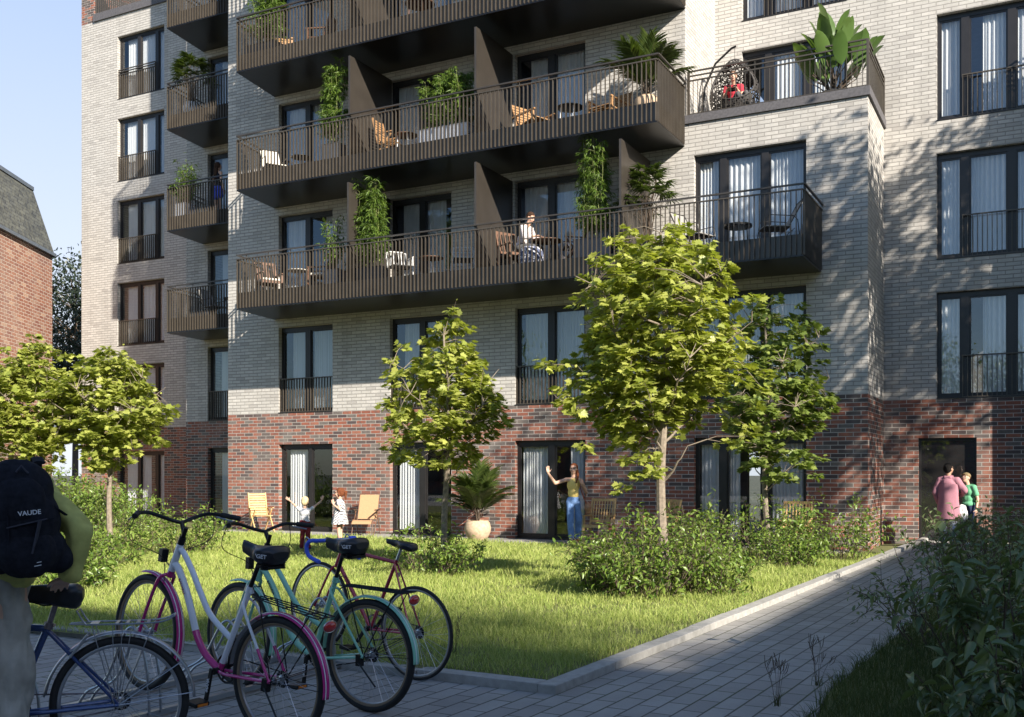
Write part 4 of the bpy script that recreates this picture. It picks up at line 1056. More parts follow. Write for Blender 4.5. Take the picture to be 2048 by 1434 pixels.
def recliner(name, label, group=None):
    t = thing(name, label, 'chair', group=group); w = .28
    for sx in (-1, 1):
        m = MB(); m.tube([(sx * w, -.40, 0), (sx * w, .12, .60), (sx * w, .14, .62)], .011); m.build('leg', M['dwood'], t)
        m = MB(); m.tube([(sx * w, .36, 0), (sx * w, .0, .62)], .011); m.build('leg', M['dwood'], t)
        m = MB(); m.box(sx * w - .025, sx * w + .025, -.2, .2, .62, .645); m.build('armrest', M['blackmetal'], t, bevel=.006)
    m = MB(); m.tube([(-w + .03, -.5, .30), (-w + .03, -.32, .40), (-w + .03, .12, .36), (-w + .03, .42, 1.02), (w - .03, .42, 1.02), (w - .03, .12, .36), (w - .03, -.32, .40), (w - .03, -.5, .30)], .011); m.tube([(-w + .03, -.45, .0), (-w + .03, -.32, .38)], .009); m.tube([(w - .03, -.45, .0), (w - .03, -.32, .38)], .009); m.build('frame', M['dwood'], t)
    m = MB(); P = [(-.5, .30), (-.42, .365), (-.32, .392), (-.1, .372), (.1, .362)]
    for (a, b), (c, d) in zip(P, P[1:]): m.add([(-w + .04, a, b), (w - .04, a, b), (w - .04, c, d), (-w + .04, c, d)], [(0, 1, 2, 3)])
    m.build('seat', M['sling'], t); m = MB(); m.add([(-w + .04, .13, .40), (w - .04, .13, .40), (w - .04, .41, 1.0), (-w + .04, .41, 1.0)], [(0, 1, 2, 3)]); m.build('backrest', M['sling'], t)
    return t
def wire_chair(name, label, metal, fabric, group=None, recl=.42):
    t = thing(name, label, 'chair', group=group); w = .28
    for sx in (-1, 1):
        m = MB(); m.tube([(sx * w, -.34, 0), (sx * w, -.26, .56), (sx * w, -.20, .60), (sx * w, .28, .58), (sx * w, .36, .5), (sx * w, .42, 0)], .009, 6); m.build('side_frame', metal, t)
    m = MB(); m.tube([(-w, -.2, .36), (w, -.2, .36)], .008, 6); m.tube([(-w, .3, .33), (w, .3, .33)], .008, 6); m.tube([(-w + .03, .18, .34), (-w + .03, .5, .95), (w - .03, .5, .95), (w - .03, .18, .34)], .009, 6); m.build('frame', metal, t)
    m = MB(); m.box(-w + .02, w - .02, -.30, .24, .37, .40); m.build('seat', fabric, t, bevel=.012)
    m = MB(); m.add([(-w + .04, .2, .42), (w - .04, .2, .42), (w - .04, .51, .95), (-w + .04, .51, .95), (-w + .04, .22, .41), (w - .04, .22, .41), (w - .04, .53, .94), (-w + .04, .53, .94)], [(0, 1, 2, 3), (7, 6, 5, 4), (0, 4, 5, 1), (3, 2, 6, 7), (0, 3, 7, 4), (1, 5, 6, 2)]); m.build('backrest', fabric, t)
    return t
def lattice_chair(name, label, group=None):
    t = thing(name, label, 'chair', group=group); w = .26
    for sx in (-1, 1):
        m = MB(); m.tube([(sx * w, -.27, 0), (sx * (w - .01), -.23, .64)], .014, 6); m.build('leg', M['whitemetal'], t)
        m = MB(); m.tube([(sx * w, .29, 0), (sx * (w - .02), .22, .66)], .014, 6); m.build('leg', M['whitemetal'], t)
        m = MB()
        for k in range(5): y = -.2 + .09 * k; m.tube([(sx * w, y, .44), (sx * w, y + .05, .64)], .006, 4); m.tube([(sx * w, y + .05, .44), (sx * w, y, .64)], .006, 4)
        m.tube([(sx * w, -.25, .65), (sx * w, .24, .67)], .015, 6); m.build('armrest', M['whitemetal'], t)
    m = MB(); m.tube([(-w, .23, .44), (-w, .33, .82), (-w * .6, .345, .86), (w * .6, .345, .86), (w, .33, .82), (w, .23, .44)], .014, 6)
    for k in range(8): x = -w + .04 + .065 * k; m.tube([(x, .24, .45), (x + .03, .33, .85)], .006, 4); m.tube([(x + .03, .24, .45), (x, .33, .85)], .006, 4)
    m.build('backrest', M['whitemetal'], t)
    m = MB(); m.box(-w, w, -.26, .24, .41, .44); m.build('seat', M['blackmetal'], t, bevel=.01); return t
def round_table(name, label, r, h, top, leg, group=None, tray=False):
    t = thing(name, label, 'table', group=group)
    m = MB(); pr = [(0, h - .022), (r - .01, h - .022), (r, h - .012), (r, h + (.03 if tray else 0)), (r - .01, h + (.03 if tray else 0)), (r - .014, h), (0, h)]; m.lathe(pr, n=36); m.build('table_top', top, t, smooth=True)
    for k in range(4):
        a = PI / 4 + k * PI / 2; m = MB(); m.tube([(r * .72 * math.cos(a), r * .72 * math.sin(a), h - .02), (r * .82 * math.cos(a), r * .82 * math.sin(a), 0)], .013, 6); m.build('leg', leg, t)
    return t
def px(u, y): return unp(u, 900, y=y).x
def put(t, u, y, z, rz=0, label=None):
    t.location = (px(u, y), y, z); t.rotation_euler = (0, 0, R(rz)); 
    if label: t['label'] = label
    return t
GC = 'chairs on the long balconies'; GT = 'tables on the long balconies'
sc_t = slat_armchair('garden_chair', 'slatted teak chair facing the lawn beside the waving woman', M['pine'], group='slatted chairs on the terrace'); put(sc_t, 1198, -.62, 0, 4)
c = dup(sc_t); put(c, 1320, -.55, 0, -38, 'slatted teak chair half hidden behind the trunk of the tallest maple')
c = dup(sc_t); put(c, 1592, -.75, 0, 5, 'slatted chair in front of the corner flat doors, mostly behind shrubs')
fc = folding_chair('folding_chair', 'light wooden folding chair at the left end of the terrace', M['pine']); put(fc, 522, -.75, 0, 62)
rc = recliner('recliner_chair', 'tan sling recliner behind the girl, against the red brick wall'); put(rc, 732, -.62, 0, 22)
# lower long balcony
c = slat_armchair('wooden_armchair', 'dark wood armchair at the left end of the lower long balcony', M['dwood'], True, GC); put(c, 538, -.8, F2, 60)
c2 = dup(c); put(c2, 642, -.75, F2, -70, 'dark wood armchair between round table and feathery bamboo, lower long balcony')
tb_ = round_table('round_table', 'round cream-topped table at the left end of the lower long balcony', .27, .62, M['cream'], M['blackmetal'], GT); put(tb_, 596, -.85, F2)
c = lattice_chair('white_armchair', 'white lattice armchair right of the tall bamboo, lower long balcony', GC); put(c, 800, -.8, F2, 50)
c = dup(c); put(c, 925, -.8, F2, -55, 'white lattice armchair left of the second divider, lower long balcony')
tb_ = round_table('round_table', 'dark round table between the two white lattice armchairs', .30, .58, M['dwood'], M['whitemetal'], GT); put(tb_, 862, -.75, F2)
mc = slat_armchair('wooden_armchair', 'dark slatted chair the man with the laptop sits on', M['dwood'], False, GC); put(mc, 1028, -.85, F2, 62)
tb_ = round_table('round_table', 'dark wooden table with the open laptop on it', .36, .66, M['dwood'], M['blackmetal'], GT); put(tb_, 1093, -.8, F2); tab_lap = tb_
c = folding_chair('folding_chair', 'empty dark folding chair across the table from the man with the laptop', M['dwood'], GC); put(c, 1148, -.75, F2, -62)
c = wire_chair('wire_chair', 'grey canvas chair with black wire legs, facing the tray table, behind the maple top', M['blackmetal'], M['slategrey'], GC); put(c, 1392, -.8, F2, 70)
c = dup(c); put(c, 1552, -.75, F2, -62, 'grey canvas chair with black wire legs at the right end of the lower long balcony')
tb_ = round_table('round_table', 'black tray table between the two grey canvas chairs', .29, .50, M['blackmetal'], M['blackmetal'], GT, True); put(tb_, 1476, -.8, F2)
# middle long balcony
c = wire_chair('wire_chair', 'black metal chair with cream cushion at the left end of the middle long balcony', M['blackmetal'], M['cream'], GC); put(c, 548, -.8, F3, 55)
tb_ = round_table('round_table', 'small dark round table by the cream-cushioned chair, middle long balcony', .25, .52, M['blackmetal'], M['blackmetal'], GT); put(tb_, 602, -.8, F3)
c = folding_chair('folding_chair', 'pale wooden folding chair just right of the first divider, middle long balcony', M['teak'], GC); put(c, 778, -.9, F3, 95)
tb_ = round_table('round_table', 'dark round table left of the white planter, middle long balcony', .28, .64, M['dwood'], M['whitemetal'], GT); put(tb_, 812, -.7, F3)
c = lounge_chair('wooden_armchair', 'low slatted teak armchair right of the second divider, middle long balcony', M['teak'], GC); put(c, 1068, -.8, F3, 68)
c = dup(c); put(c, 1218, -.75, F3, -14, 'low slatted teak armchair next to the spiky palm, middle long balcony')
tb_ = round_table('round_table', 'shiny round table between the two low teak armchairs', .30, .60, M['blackmetal'], M['whitemetal'], GT); put(tb_, 1140, -.7, F3)
# top long balcony
c = lounge_chair('wooden_armchair', 'reddish slatted lounge chair beside the bamboo, top long balcony', M['teak'], GC); put(c, 560, -.9, F4, 40)
c = slat_armchair('wooden_armchair', 'reddish wooden chair left of the first divider, top long balcony', M['dwood'], False, GC); put(c, 640, -.75, F4, -70)
tb_ = round_table('round_table', 'dark round table on the top long balcony', .36, .68, M['dwood'], M['dwood'], GT); put(tb_, 840, -.8, F4)
# small balconies
tb_ = round_table('round_table', 'small black table with metal chair on the lowest small balcony', .26, .6, M['blackmetal'], M['blackmetal']); tb_.location = (-1.25, 1.5, F2)
c = wire_chair('wire_chair', 'black wire chair on the lowest small balcony', M['blackmetal'], M['slategrey']); c.location = (-1.95, 1.5, F2); c.rotation_euler = (0, 0, R(80))
c = dup(c); c.location = (-.75, 1.55, F3); c.rotation_euler = (0, 0, R(-60)); c['label'] = 'black wire chair behind the woman on the small balcony'
# laptop
t = thing('laptop', 'open black laptop on the dark table in front of the seated man', 'laptop', (tab_lap.location.x - .12, tab_lap.location.y, F2 + .661), R(-75))
m = MB(); m.box(-.17, .17, -.12, .12, 0, .015); m.build('keyboard', M['blackmetal'], t, bevel=.003)
m = MB(); m.bar((0, .12, .015), (0, .19, .24), .34, .01, up=(0, -1, .3)); m.build('screen', M['blackmetal'], t)
# patterned pouf
M['pouf'] = NT('patterned pouf'); _t = M['pouf']; _b = _t.n('TexVoronoi', feature='DISTANCE_TO_EDGE'); _b.inputs['Scale'].default_value = 11; _t.l(_t.obj(), _b.inputs[0]); _t.set(Base_Color=_t.ramp(_b.outputs[0], [(0, (.10, .12, .2)), (.14, (.10, .12, .2)), (.16, (.7, .7, .72)), (.3, (.7, .7, .72)), (.32, (.12, .14, .24))], 'CONSTANT'), Roughness=.9); M['pouf'] = _t.m
t = thing('pouf', 'blue and white patterned pouf beside the man with the laptop', 'pouf', (px(1062, -1.05), -1.05, F2))
m = MB(); m.lathe([(0, 0), (.2, .0), (.27, .08), (.29, .25), (.26, .42), (.17, .49), (0, .5)], n=24); m.build('cushion', M['pouf'], t, smooth=True)
# hanging egg chair
t = thing('hanging_egg_chair', 'black rattan egg chair hanging from a curved stand on the roof terrace', 'chair', (px(1462, .95), .95, 9.14), R(8)); EGG = t
m = MB(); pts = [(-.62, .1, .03), (-.66, .1, .5), (-.60, .1, 1.1), (-.36, .1, 1.62), (.0, .1, 1.92), (.1, .1, 1.95)]
m.tube(pts, .026, 8); m.tube([(polar(0, .05, .55, a)[0], polar(0, .05, .5, a)[1], .02) for a in np.linspace(0, 2 * PI, 25)[:-1]], .022, 6, closed=True); m.tube([(.07, .1, 1.94), (.07, .1, 1.68)], .006, 5); m.build('stand', M['blackmetal'], t, smooth=True)
def eggp(a, h):                                                 # a around, h 0..1 bottom->top
    z = .22 + 1.46 * h; rr = .56 * (math.sin(PI * min(1, h * .98 + .02) ** .8)) ** .62; return Vector((.07 + rr * math.cos(a), .1 + rr * .85 * math.sin(a), z))
def openf(a, h): return ((((a + PI / 2 + PI) % (2 * PI)) - PI) / 1.03) ** 2 + ((h - .58) / .30) ** 2 < 1
_t = NT('woven rattan shell'); _v = _t.n('TexVoronoi', feature='DISTANCE_TO_EDGE'); _v.inputs['Scale'].default_value = 15; _t.l(_t.obj(), _v.inputs[0])
_tr = _t.n('BsdfTransparent'); _mx = _t.n('MixShader'); _t.set(Base_Color=(.03, .026, .024), Roughness=.55); _t.l(_t.math('GREATER_THAN', _v.outputs[0], .17), _mx.inputs[0]); _t.l(_t.p.outputs[0], _mx.inputs[1]); _t.l(_tr.outputs[0], _mx.inputs[2]); _t.l(_mx.outputs[0], _t.out.inputs[0]); M['shell'] = _t.m
m = MB(); NA, NH = 60, 40; m.v = [tuple(eggp(2 * PI * i / NA, j / NH)) for j in range(NH + 1) for i in range(NA)]
for j in range(NH):
    for i in range(NA):
        if not openf(2 * PI * (i + .5) / NA, (j + .5) / NH): m.f.append((j * NA + i, j * NA + (i + 1) % NA, (j + 1) * NA + (i + 1) % NA, (j + 1) * NA + i)); m.m.append(0)
m.build('basket', M['shell'], t, smooth=True)
m = MB(); rim = [eggp(-PI / 2 + 1.03 * math.cos(q), .58 + .30 * math.sin(q)) for q in np.linspace(0, 2 * PI, 25)[:-1]]; m.tube(rim, .018, 6, closed=True); m.build('basket_rim', M['rattan'], t, smooth=True)
m = MB(); m.ball((.07, .08, .52), (.38, .32, .14), 20, 10); m.ball((.07, .32, .85), (.33, .14, .35), 20, 10); m.build('cushion', M['rattan'], t, smooth=True)
# ------------------------------------------------------------------ bicycles
M['rubber'] = simple('tyre rubber', (.014, .014, .014), .7, 0, .2, 20)
M['chrome'] = simple('brushed steel', (.45, .46, .48), .28, .95, .08)
M['alu'] = simple('silver aluminium', (.42, .43, .45), .35, .85, .08, 5)
M['spoke'] = simple('spoke steel', (.5, .5, .52), .3, .9, .05)
M['saddle'] = simple('black saddle vinyl', (.012, .013, .017), .38, 0, .15, 30, .15, 120)
M['pwhite'] = simple('white bicycle paint', (.80, .82, .86), .2, 0, .04, 3, coat=.6)
M['pmag'] = simple('magenta bicycle paint', (.52, .02, .20), .2, 0, .06, 3, coat=.6)
M['pmint'] = simple('mint bicycle paint', (.27, .60, .44), .22, 0, .05, 3, coat=.6)
M['pred'] = simple('dark red bicycle paint', (.42, .03, .06), .25, .1, .1, 5, coat=.5)
M['pblue'] = simple('navy bicycle paint', (.025, .06, .19), .25, .2, .1, 5, coat=.5)
M['tape'] = simple('blue bar tape', (.06, .13, .70), .6, 0, .1, 30)
M['tan'] = simple('tan tyre wall', (.22, .16, .10), .7)
M['text'] = simple('white lettering', (.75, .76, .78), .5, 0, .02)
M['tmag'] = simple('magenta lettering', (.25, .01, .09), .5, 0, .02)
M['reflr'] = simple('red reflector', (.50, .03, .03), .15, 0, .1, 60, coat=.6)
M['orange'] = simple('amber reflector', (.75, .22, .02), .2, 0, .1, 60)
M['rust'] = simple('worn seatpost', (.22, .19, .2), .45, .6, .3, 30)
FONT = None
def text_mesh(name, body, size, m, parent, mat4, extrude=.0006, bold=0.0):
    cu = bpy.data.curves.new(name, 'FONT'); cu.body = body; cu.size = size; cu.extrude = extrude; cu.align_x = 'CENTER'; cu.align_y = 'CENTER'; cu.offset = bold
    o = bpy.data.objects.new(name, cu); col.objects.link(o); dg = bpy.context.evaluated_depsgraph_get(); me = bpy.data.meshes.new_from_object(o.evaluated_get(dg)); bpy.data.objects.remove(o); me.materials.clear(); me.materials.append(m)
    me.transform(mat4); q = bpy.data.objects.new(name, me); col.objects.link(q); q.parent = parent; return q
def frame_at(p, x, y):
    x = Vector(x).normalized(); y = Vector(y).normalized(); z = x.cross(y).normalized(); y = z.cross(x)
    m = Matrix((x, y, z)).transposed().to_4x4(); m.translation = Vector(p); return m
def circle_pts(c, r, n=48, a0=0, a1=2 * PI, close=True):
    k = n if close else n + 1
    return [Vector((c[0] + r * math.cos(a0 + (a1 - a0) * i / n), c[1], c[2] + r * math.sin(a0 + (a1 - a0) * i / n))) for i in range(k)]
def wheel(t, c, r, tw, steer=None, tyre='rubber', cassette=False, rimm='alu', line=None):
    """children of t: wheel (rim) > tyre, spokes, hub. steer: (point, axis, angle)"""
    def S(mb):
        if steer:
            p, ax, an = steer; Mx = Matrix.Rotation(an, 3, Vector(ax)); mb.v = [tuple(Mx @ (Vector(v) - Vector(p)) + Vector(p)) for v in mb.v]
        return mb
    m = MB(); m.tube(circle_pts(c, r - tw - .006), .011, 8, closed=True, flat=.8, up0=(0, 1, 0)); w = S(m).build('wheel', M[rimm], t, smooth=True)
    m = MB(); m.tube(circle_pts(c, r - tw * .5 - .001, 64), tw * .5, 10, closed=True); S(m).build('tyre', M[tyre], w, smooth=True)
    if line:
        m = MB(); m.tube(circle_pts((c[0], c[1] - 0, c[2]), r - tw * .93, 64), tw * .36, 8, closed=True, up0=(0, 1, 0)); S(m).build('tyre_wall', M[line], w, smooth=True)
    m = MB(); rr = r - tw - .012
    for i in range(32):
        a = 2 * PI * i / 32; s = 1 if i % 2 else -1; b = a + (.9 if (i // 2) % 2 else -.9)
        m.tube([(c[0] + .022 * math.cos(b), c[1] + s * .028, c[2] + .022 * math.sin(b)), (c[0] + rr * math.cos(a), c[1], c[2] + rr * math.sin(a))], .0013, 3, cap=False)
    S(m).build('spokes', M['spoke'], w)
    m = MB(); m.lathe([(0, -.05), (.008, -.05), (.01, -.032), (.024, -.03), (.024, -.024), (.014, -.02), (.013, .02), (.024, .024), (.024, .03), (.01, .032), (.008, .05), (0, .05)], c, 14, 'y'); 
    S(m).build('hub', M['chrome'], w, smooth=True)
    if cassette:
        m = MB()
        for k in range(6): q = .048 - .005 * k; y0 = c[1] - .030 - .004 * k; m.lathe([(.012, y0 - c[1]), (q, y0 - c[1]), (q, y0 - c[1] - .002), (.012, y0 - c[1] - .002)], c, 20, 'y')
        m.build('cassette', M['rubber'], w)
    return w
def fender(t, c, r, a0, a1, m, wid=.055, stripes=None, steer=None, name='fender', edge=None):
    """angles in degrees, 0 = forward, 90 = up"""
    def S(mb):
        if steer:
            p, ax, an = steer; Mx = Matrix.Rotation(an, 3, Vector(ax)); mb.v = [tuple(Mx @ (Vector(v) - Vector(p)) + Vector(p)) for v in mb.v]
        return mb
    def strip(y0, y1, dr, n=40):
        vs = []; fs = []; prof = 5
        for i in range(n + 1):
            a = R(a0 + (a1 - a0) * i / n)
            for j in range(prof):
                y = y0 + (y1 - y0) * j / (prof - 1); rr = r + dr - .012 * (abs(y) / (wid / 2)) ** 2.2
                vs.append((c[0] + rr * math.cos(a), c[1] + y, c[2] + rr * math.sin(a)))
        for i in range(n):
            for j in range(prof - 1): q = i * prof + j; fs.append((q, q + 1, q + prof + 1, q + prof))
        return vs, fs
    mb = MB(); v, f = strip(-wid / 2, wid / 2, 0); mb.add(v, f); o = S(mb).build(name, m, t, smooth=True)
    sm = o.modifiers.new('s', 'SOLIDIFY'); sm.thickness = .002
    if stripes:
        mb = MB()
        for y in stripes: v, f = strip(y - .0022, y + .0022, .0026); mb.add(v, f)
        S(mb).build('pinstripe', M['text'], o)
    return o
def saddle(t, p, L, W, H, label=None, txt=None, comfy=True, m='saddle'):
    """p = top centre of the saddle, nose towards +x"""
    mb = MB(); N = 18; n = 16; vs = []
    for i in range(N + 1):
        u = i / N; x = p[0] - L * .45 + L * u
        w = W / 2 * (max(0, 1 - ((u - .26) / .30) ** 2) ** .5 if u < .26 else (.22 + .78 * (.5 + .5 * math.cos(PI * min(1, (u - .26) / .42)))) if u < .94 else .22 * math.sqrt(max(0, 1 - ((u - .94) / .062) ** 2)) )
        w = max(w, .004); h = H * (.55 + .45 * (1 - u)) * (1 if u < .95 else .75) * (.35 + .65 * min(1, u / .12) ** .5)
        zt = p[2] + (.012 * math.cos(u * 5) if comfy else 0) - (.016 * max(0, u - .55)) - (.03 * max(0, .08 - u) / .08)
        for k in range(n):
            a = 2 * PI * k / n; cy = math.copysign(abs(math.cos(a)) ** .75, math.cos(a)) * w; s_ = math.sin(a)
            z = zt - h * .35 + (h * .35 * abs(s_) ** .8 if s_ > 0 else -h * .65 * abs(s_) ** .9)
            vs.append((x, p[1] + cy, z))
    fs = [(i * n + k, i * n + (k + 1) % n, (i + 1) * n + (k + 1) % n, (i + 1) * n + k) for i in range(N) for k in range(n)] + [tuple(range(n)), tuple(range(N * n, N * n + n))[::-1]]
    mb.add(vs, fs); s = mb.build('saddle', M[m], t, smooth=True)
    r = MB()
    for sy in (-1, 1): r.tube([(p[0] + L * .42, p[1] + sy * .01, p[2] - H * .55), (p[0] + L * .15, p[1] + sy * .022, p[2] - H * .75), (p[0] - L * .25, p[1] + sy * .025, p[2] - H * .72), (p[0] - L * .33, p[1] + sy * .04, p[2] - H * .6)], .0035, 6)
    if comfy:
        for sy in (-1, 1): r.lathe([(.018, -.05), (.024, -.05), (.024, -.04), (.018, -.038), (.024, -.03), (.018, -.026), (.024, -.018), (.018, -.012), (.02, 0)], (p[0] - L * .28, p[1] + sy * W * .26, p[2] - H * .6), 10)
        r.box(p[0] - L * .36, p[0] - L * .05, p[1] - W * .26, p[1] + W * .26, p[2] - H * 1.0, p[2] - H * .86)
    r.build('saddle_rails', M['blackmetal'], s)
    if txt:
        a = frame_at((p[0] - L * .335, p[1] + W * .475, p[2] - H * .36), (-.86, -.5, 0), (0, .10, 1)); text_mesh('lettering', txt, .031, M['text'], s, a, bold=.0006)
    return s
def rack(t, c, r, m, z, x0=-.30, x1=.22, wid=.13, light=True):
    mb = MB(); k = .004
    for y in (-wid / 2, -wid / 6, wid / 6, wid / 2): mb.tube([(x1, y * .7, z + .004), (x0, y, z)], k, 5)
    for x in (x0, x0 + .1, (x0 + x1) / 2, x1 - .06): mb.tube([(x, -wid / 2, z), (x, wid / 2, z)], k, 5)
    mb.tube([(x1 - .02, -.03, z), (x1 + .02, -.03, z + .055), (x1 + .02, .03, z + .055), (x1 - .02, .03, z)], k, 5)
    for sy in (-1, 1):
        mb.tube([(x0 + .06, sy * wid / 2, z), (c[0] - .01, sy * .065, c[2] + .02)], k, 5); mb.tube([(x1 - .08, sy * wid / 2, z), (c[0] + .0, sy * .065, c[2] + .02)], k, 5)
    mb.tube([(x1, -.02, z), (.26, 0, z - .03)], k, 5); return mb.build('luggage_rack', m, t)
def cranks(t, bb, m, ring=.09, txt=None, ang=-84, arm=.17, amber=True):
    mb = MB(); mb.lathe([(.0, -.045), (.02, -.045), (.02, .045), (0, .045)], bb, 14, 'y'); b = mb.build('bottom_bracket', M['blackmetal'], t, smooth=True)
    mb = MB(); mb.lathe([(ring - .012, -.050), (ring, -.050), (ring, -.046), (ring - .012, -.046), (ring - .012, -.050)], bb, 40, 'y')
    for k in range(5): a = k * 2 * PI / 5; mb.bar((bb[0], -.048, bb[2]), (bb[0] + (ring - .008) * math.cos(a), -.048, bb[2] + (ring - .008) * math.sin(a)), .014, .004, up=(0, 1, 0))
    mb.build('chainring', m, t)
    for sy, a in ((1, R(ang)), (-1, R(ang + 180))):
        e = (bb[0] + arm * math.cos(a), sy * .075, bb[2] + arm * math.sin(a)); mb = MB(); mb.bar((bb[0] - .02 * math.cos(a), sy * .062, bb[2] - .02 * math.sin(a)), e, .028, .014, up=(0, 1, 0)); cr = mb.build('crank', M['blackmetal'], t, bevel=.004)
        if txt and sy > 0:
            mm = frame_at((bb[0] + arm * .5 * math.cos(a), .0705 + .0, bb[2] + arm * .5 * math.sin(a)), (-math.cos(a), .02, -math.sin(a)), (-math.sin(a) if False else math.sin(a) * 1.0, 0, -math.cos(a))); 
            # lettering runs up the arm and faces outwards
            X = Vector((-math.cos(a), 0, -math.sin(a))); Z = Vector((0, 1, 0)); Y = Z.cross(X); text_mesh('lettering', txt, .027, M['text'], cr, frame_at((bb[0] + arm * .5 * math.cos(a), .0835 if False else .0778, bb[2] + arm * .5 * math.sin(a)), X, Y), bold=.0008)
        mb = MB(); mb.box(e[0] - .045, e[0] + .045, sy * .085 if sy > 0 else sy * .185, sy * .185 if sy > 0 else sy * .085, e[2] - .012, e[2] + .012); pd = mb.build('pedal', M['blackmetal'], t, bevel=.004)
        if amber:
            mb = MB()
            for sx in (-1, 1): mb.box(e[0] + sx * .046 - .002, e[0] + sx * .046 + .002, min(sy * .1, sy * .17), max(sy * .1, sy * .17), e[2] - .008, e[2] + .008)
            mb.build('reflector', M['orange'], pd)
    mb = MB(); c2 = (0, 0, 0)
def chain(t, a, ra, b, rb, m):
    mb = MB(); mb.tube([(a[0], -.048, a[2] + ra), (b[0], -.042, b[2] + rb)], .004, 5); mb.tube([(a[0], -.048, a[2] - ra), (b[0], -.042, b[2] - rb)], .004, 5); mb.build('chain', m, t)
def kickstand(t, p, m, L=.27):
    mb = MB(); mb.box(p[0] - .02, p[0] + .02, .04, .075, p[2] - .05, p[2] + .02); mb.tube([(p[0], .07, p[2] - .03), (p[0] - L * .75, .15, p[2] - L * .50)], .006, 6); mb.build('kickstand', m, t)
def smoothpath(P, n=8):
    P = [Vector(p) for p in P]; out = []
    for i in range(len(P) - 1):
        p0 = P[max(i - 1, 0)]; p1 = P[i]; p2 = P[i + 1]; p3 = P[min(i + 2, len(P) - 1)]
        for k in range(n):
            u = k / n; out.append(.5 * ((2 * p1) + (-p0 + p2) * u + (2 * p0 - 5 * p1 + 4 * p2 - p3) * u * u + (-p0 + 3 * p1 - 3 * p2 + p3) * u ** 3))
    out.append(P[-1]); return out
def place_bike(t, rear, front, r):
    """rear / front: world hub points"""
    rear = Vector(rear); front = Vector(front); d = front - rear; yaw = math.atan2(d.y, d.x); pitch = math.atan2(d.z, math.hypot(d.x, d.y))
    e = Matrix.Rotation(yaw, 4, 'Z') @ Matrix.Rotation(-pitch, 4, 'Y'); off = e @ Vector((0, 0, r)); t.matrix_world = Matrix.Translation(rear - off) @ e
    t.location = rear - off; t.rotation_euler = e.to_euler()
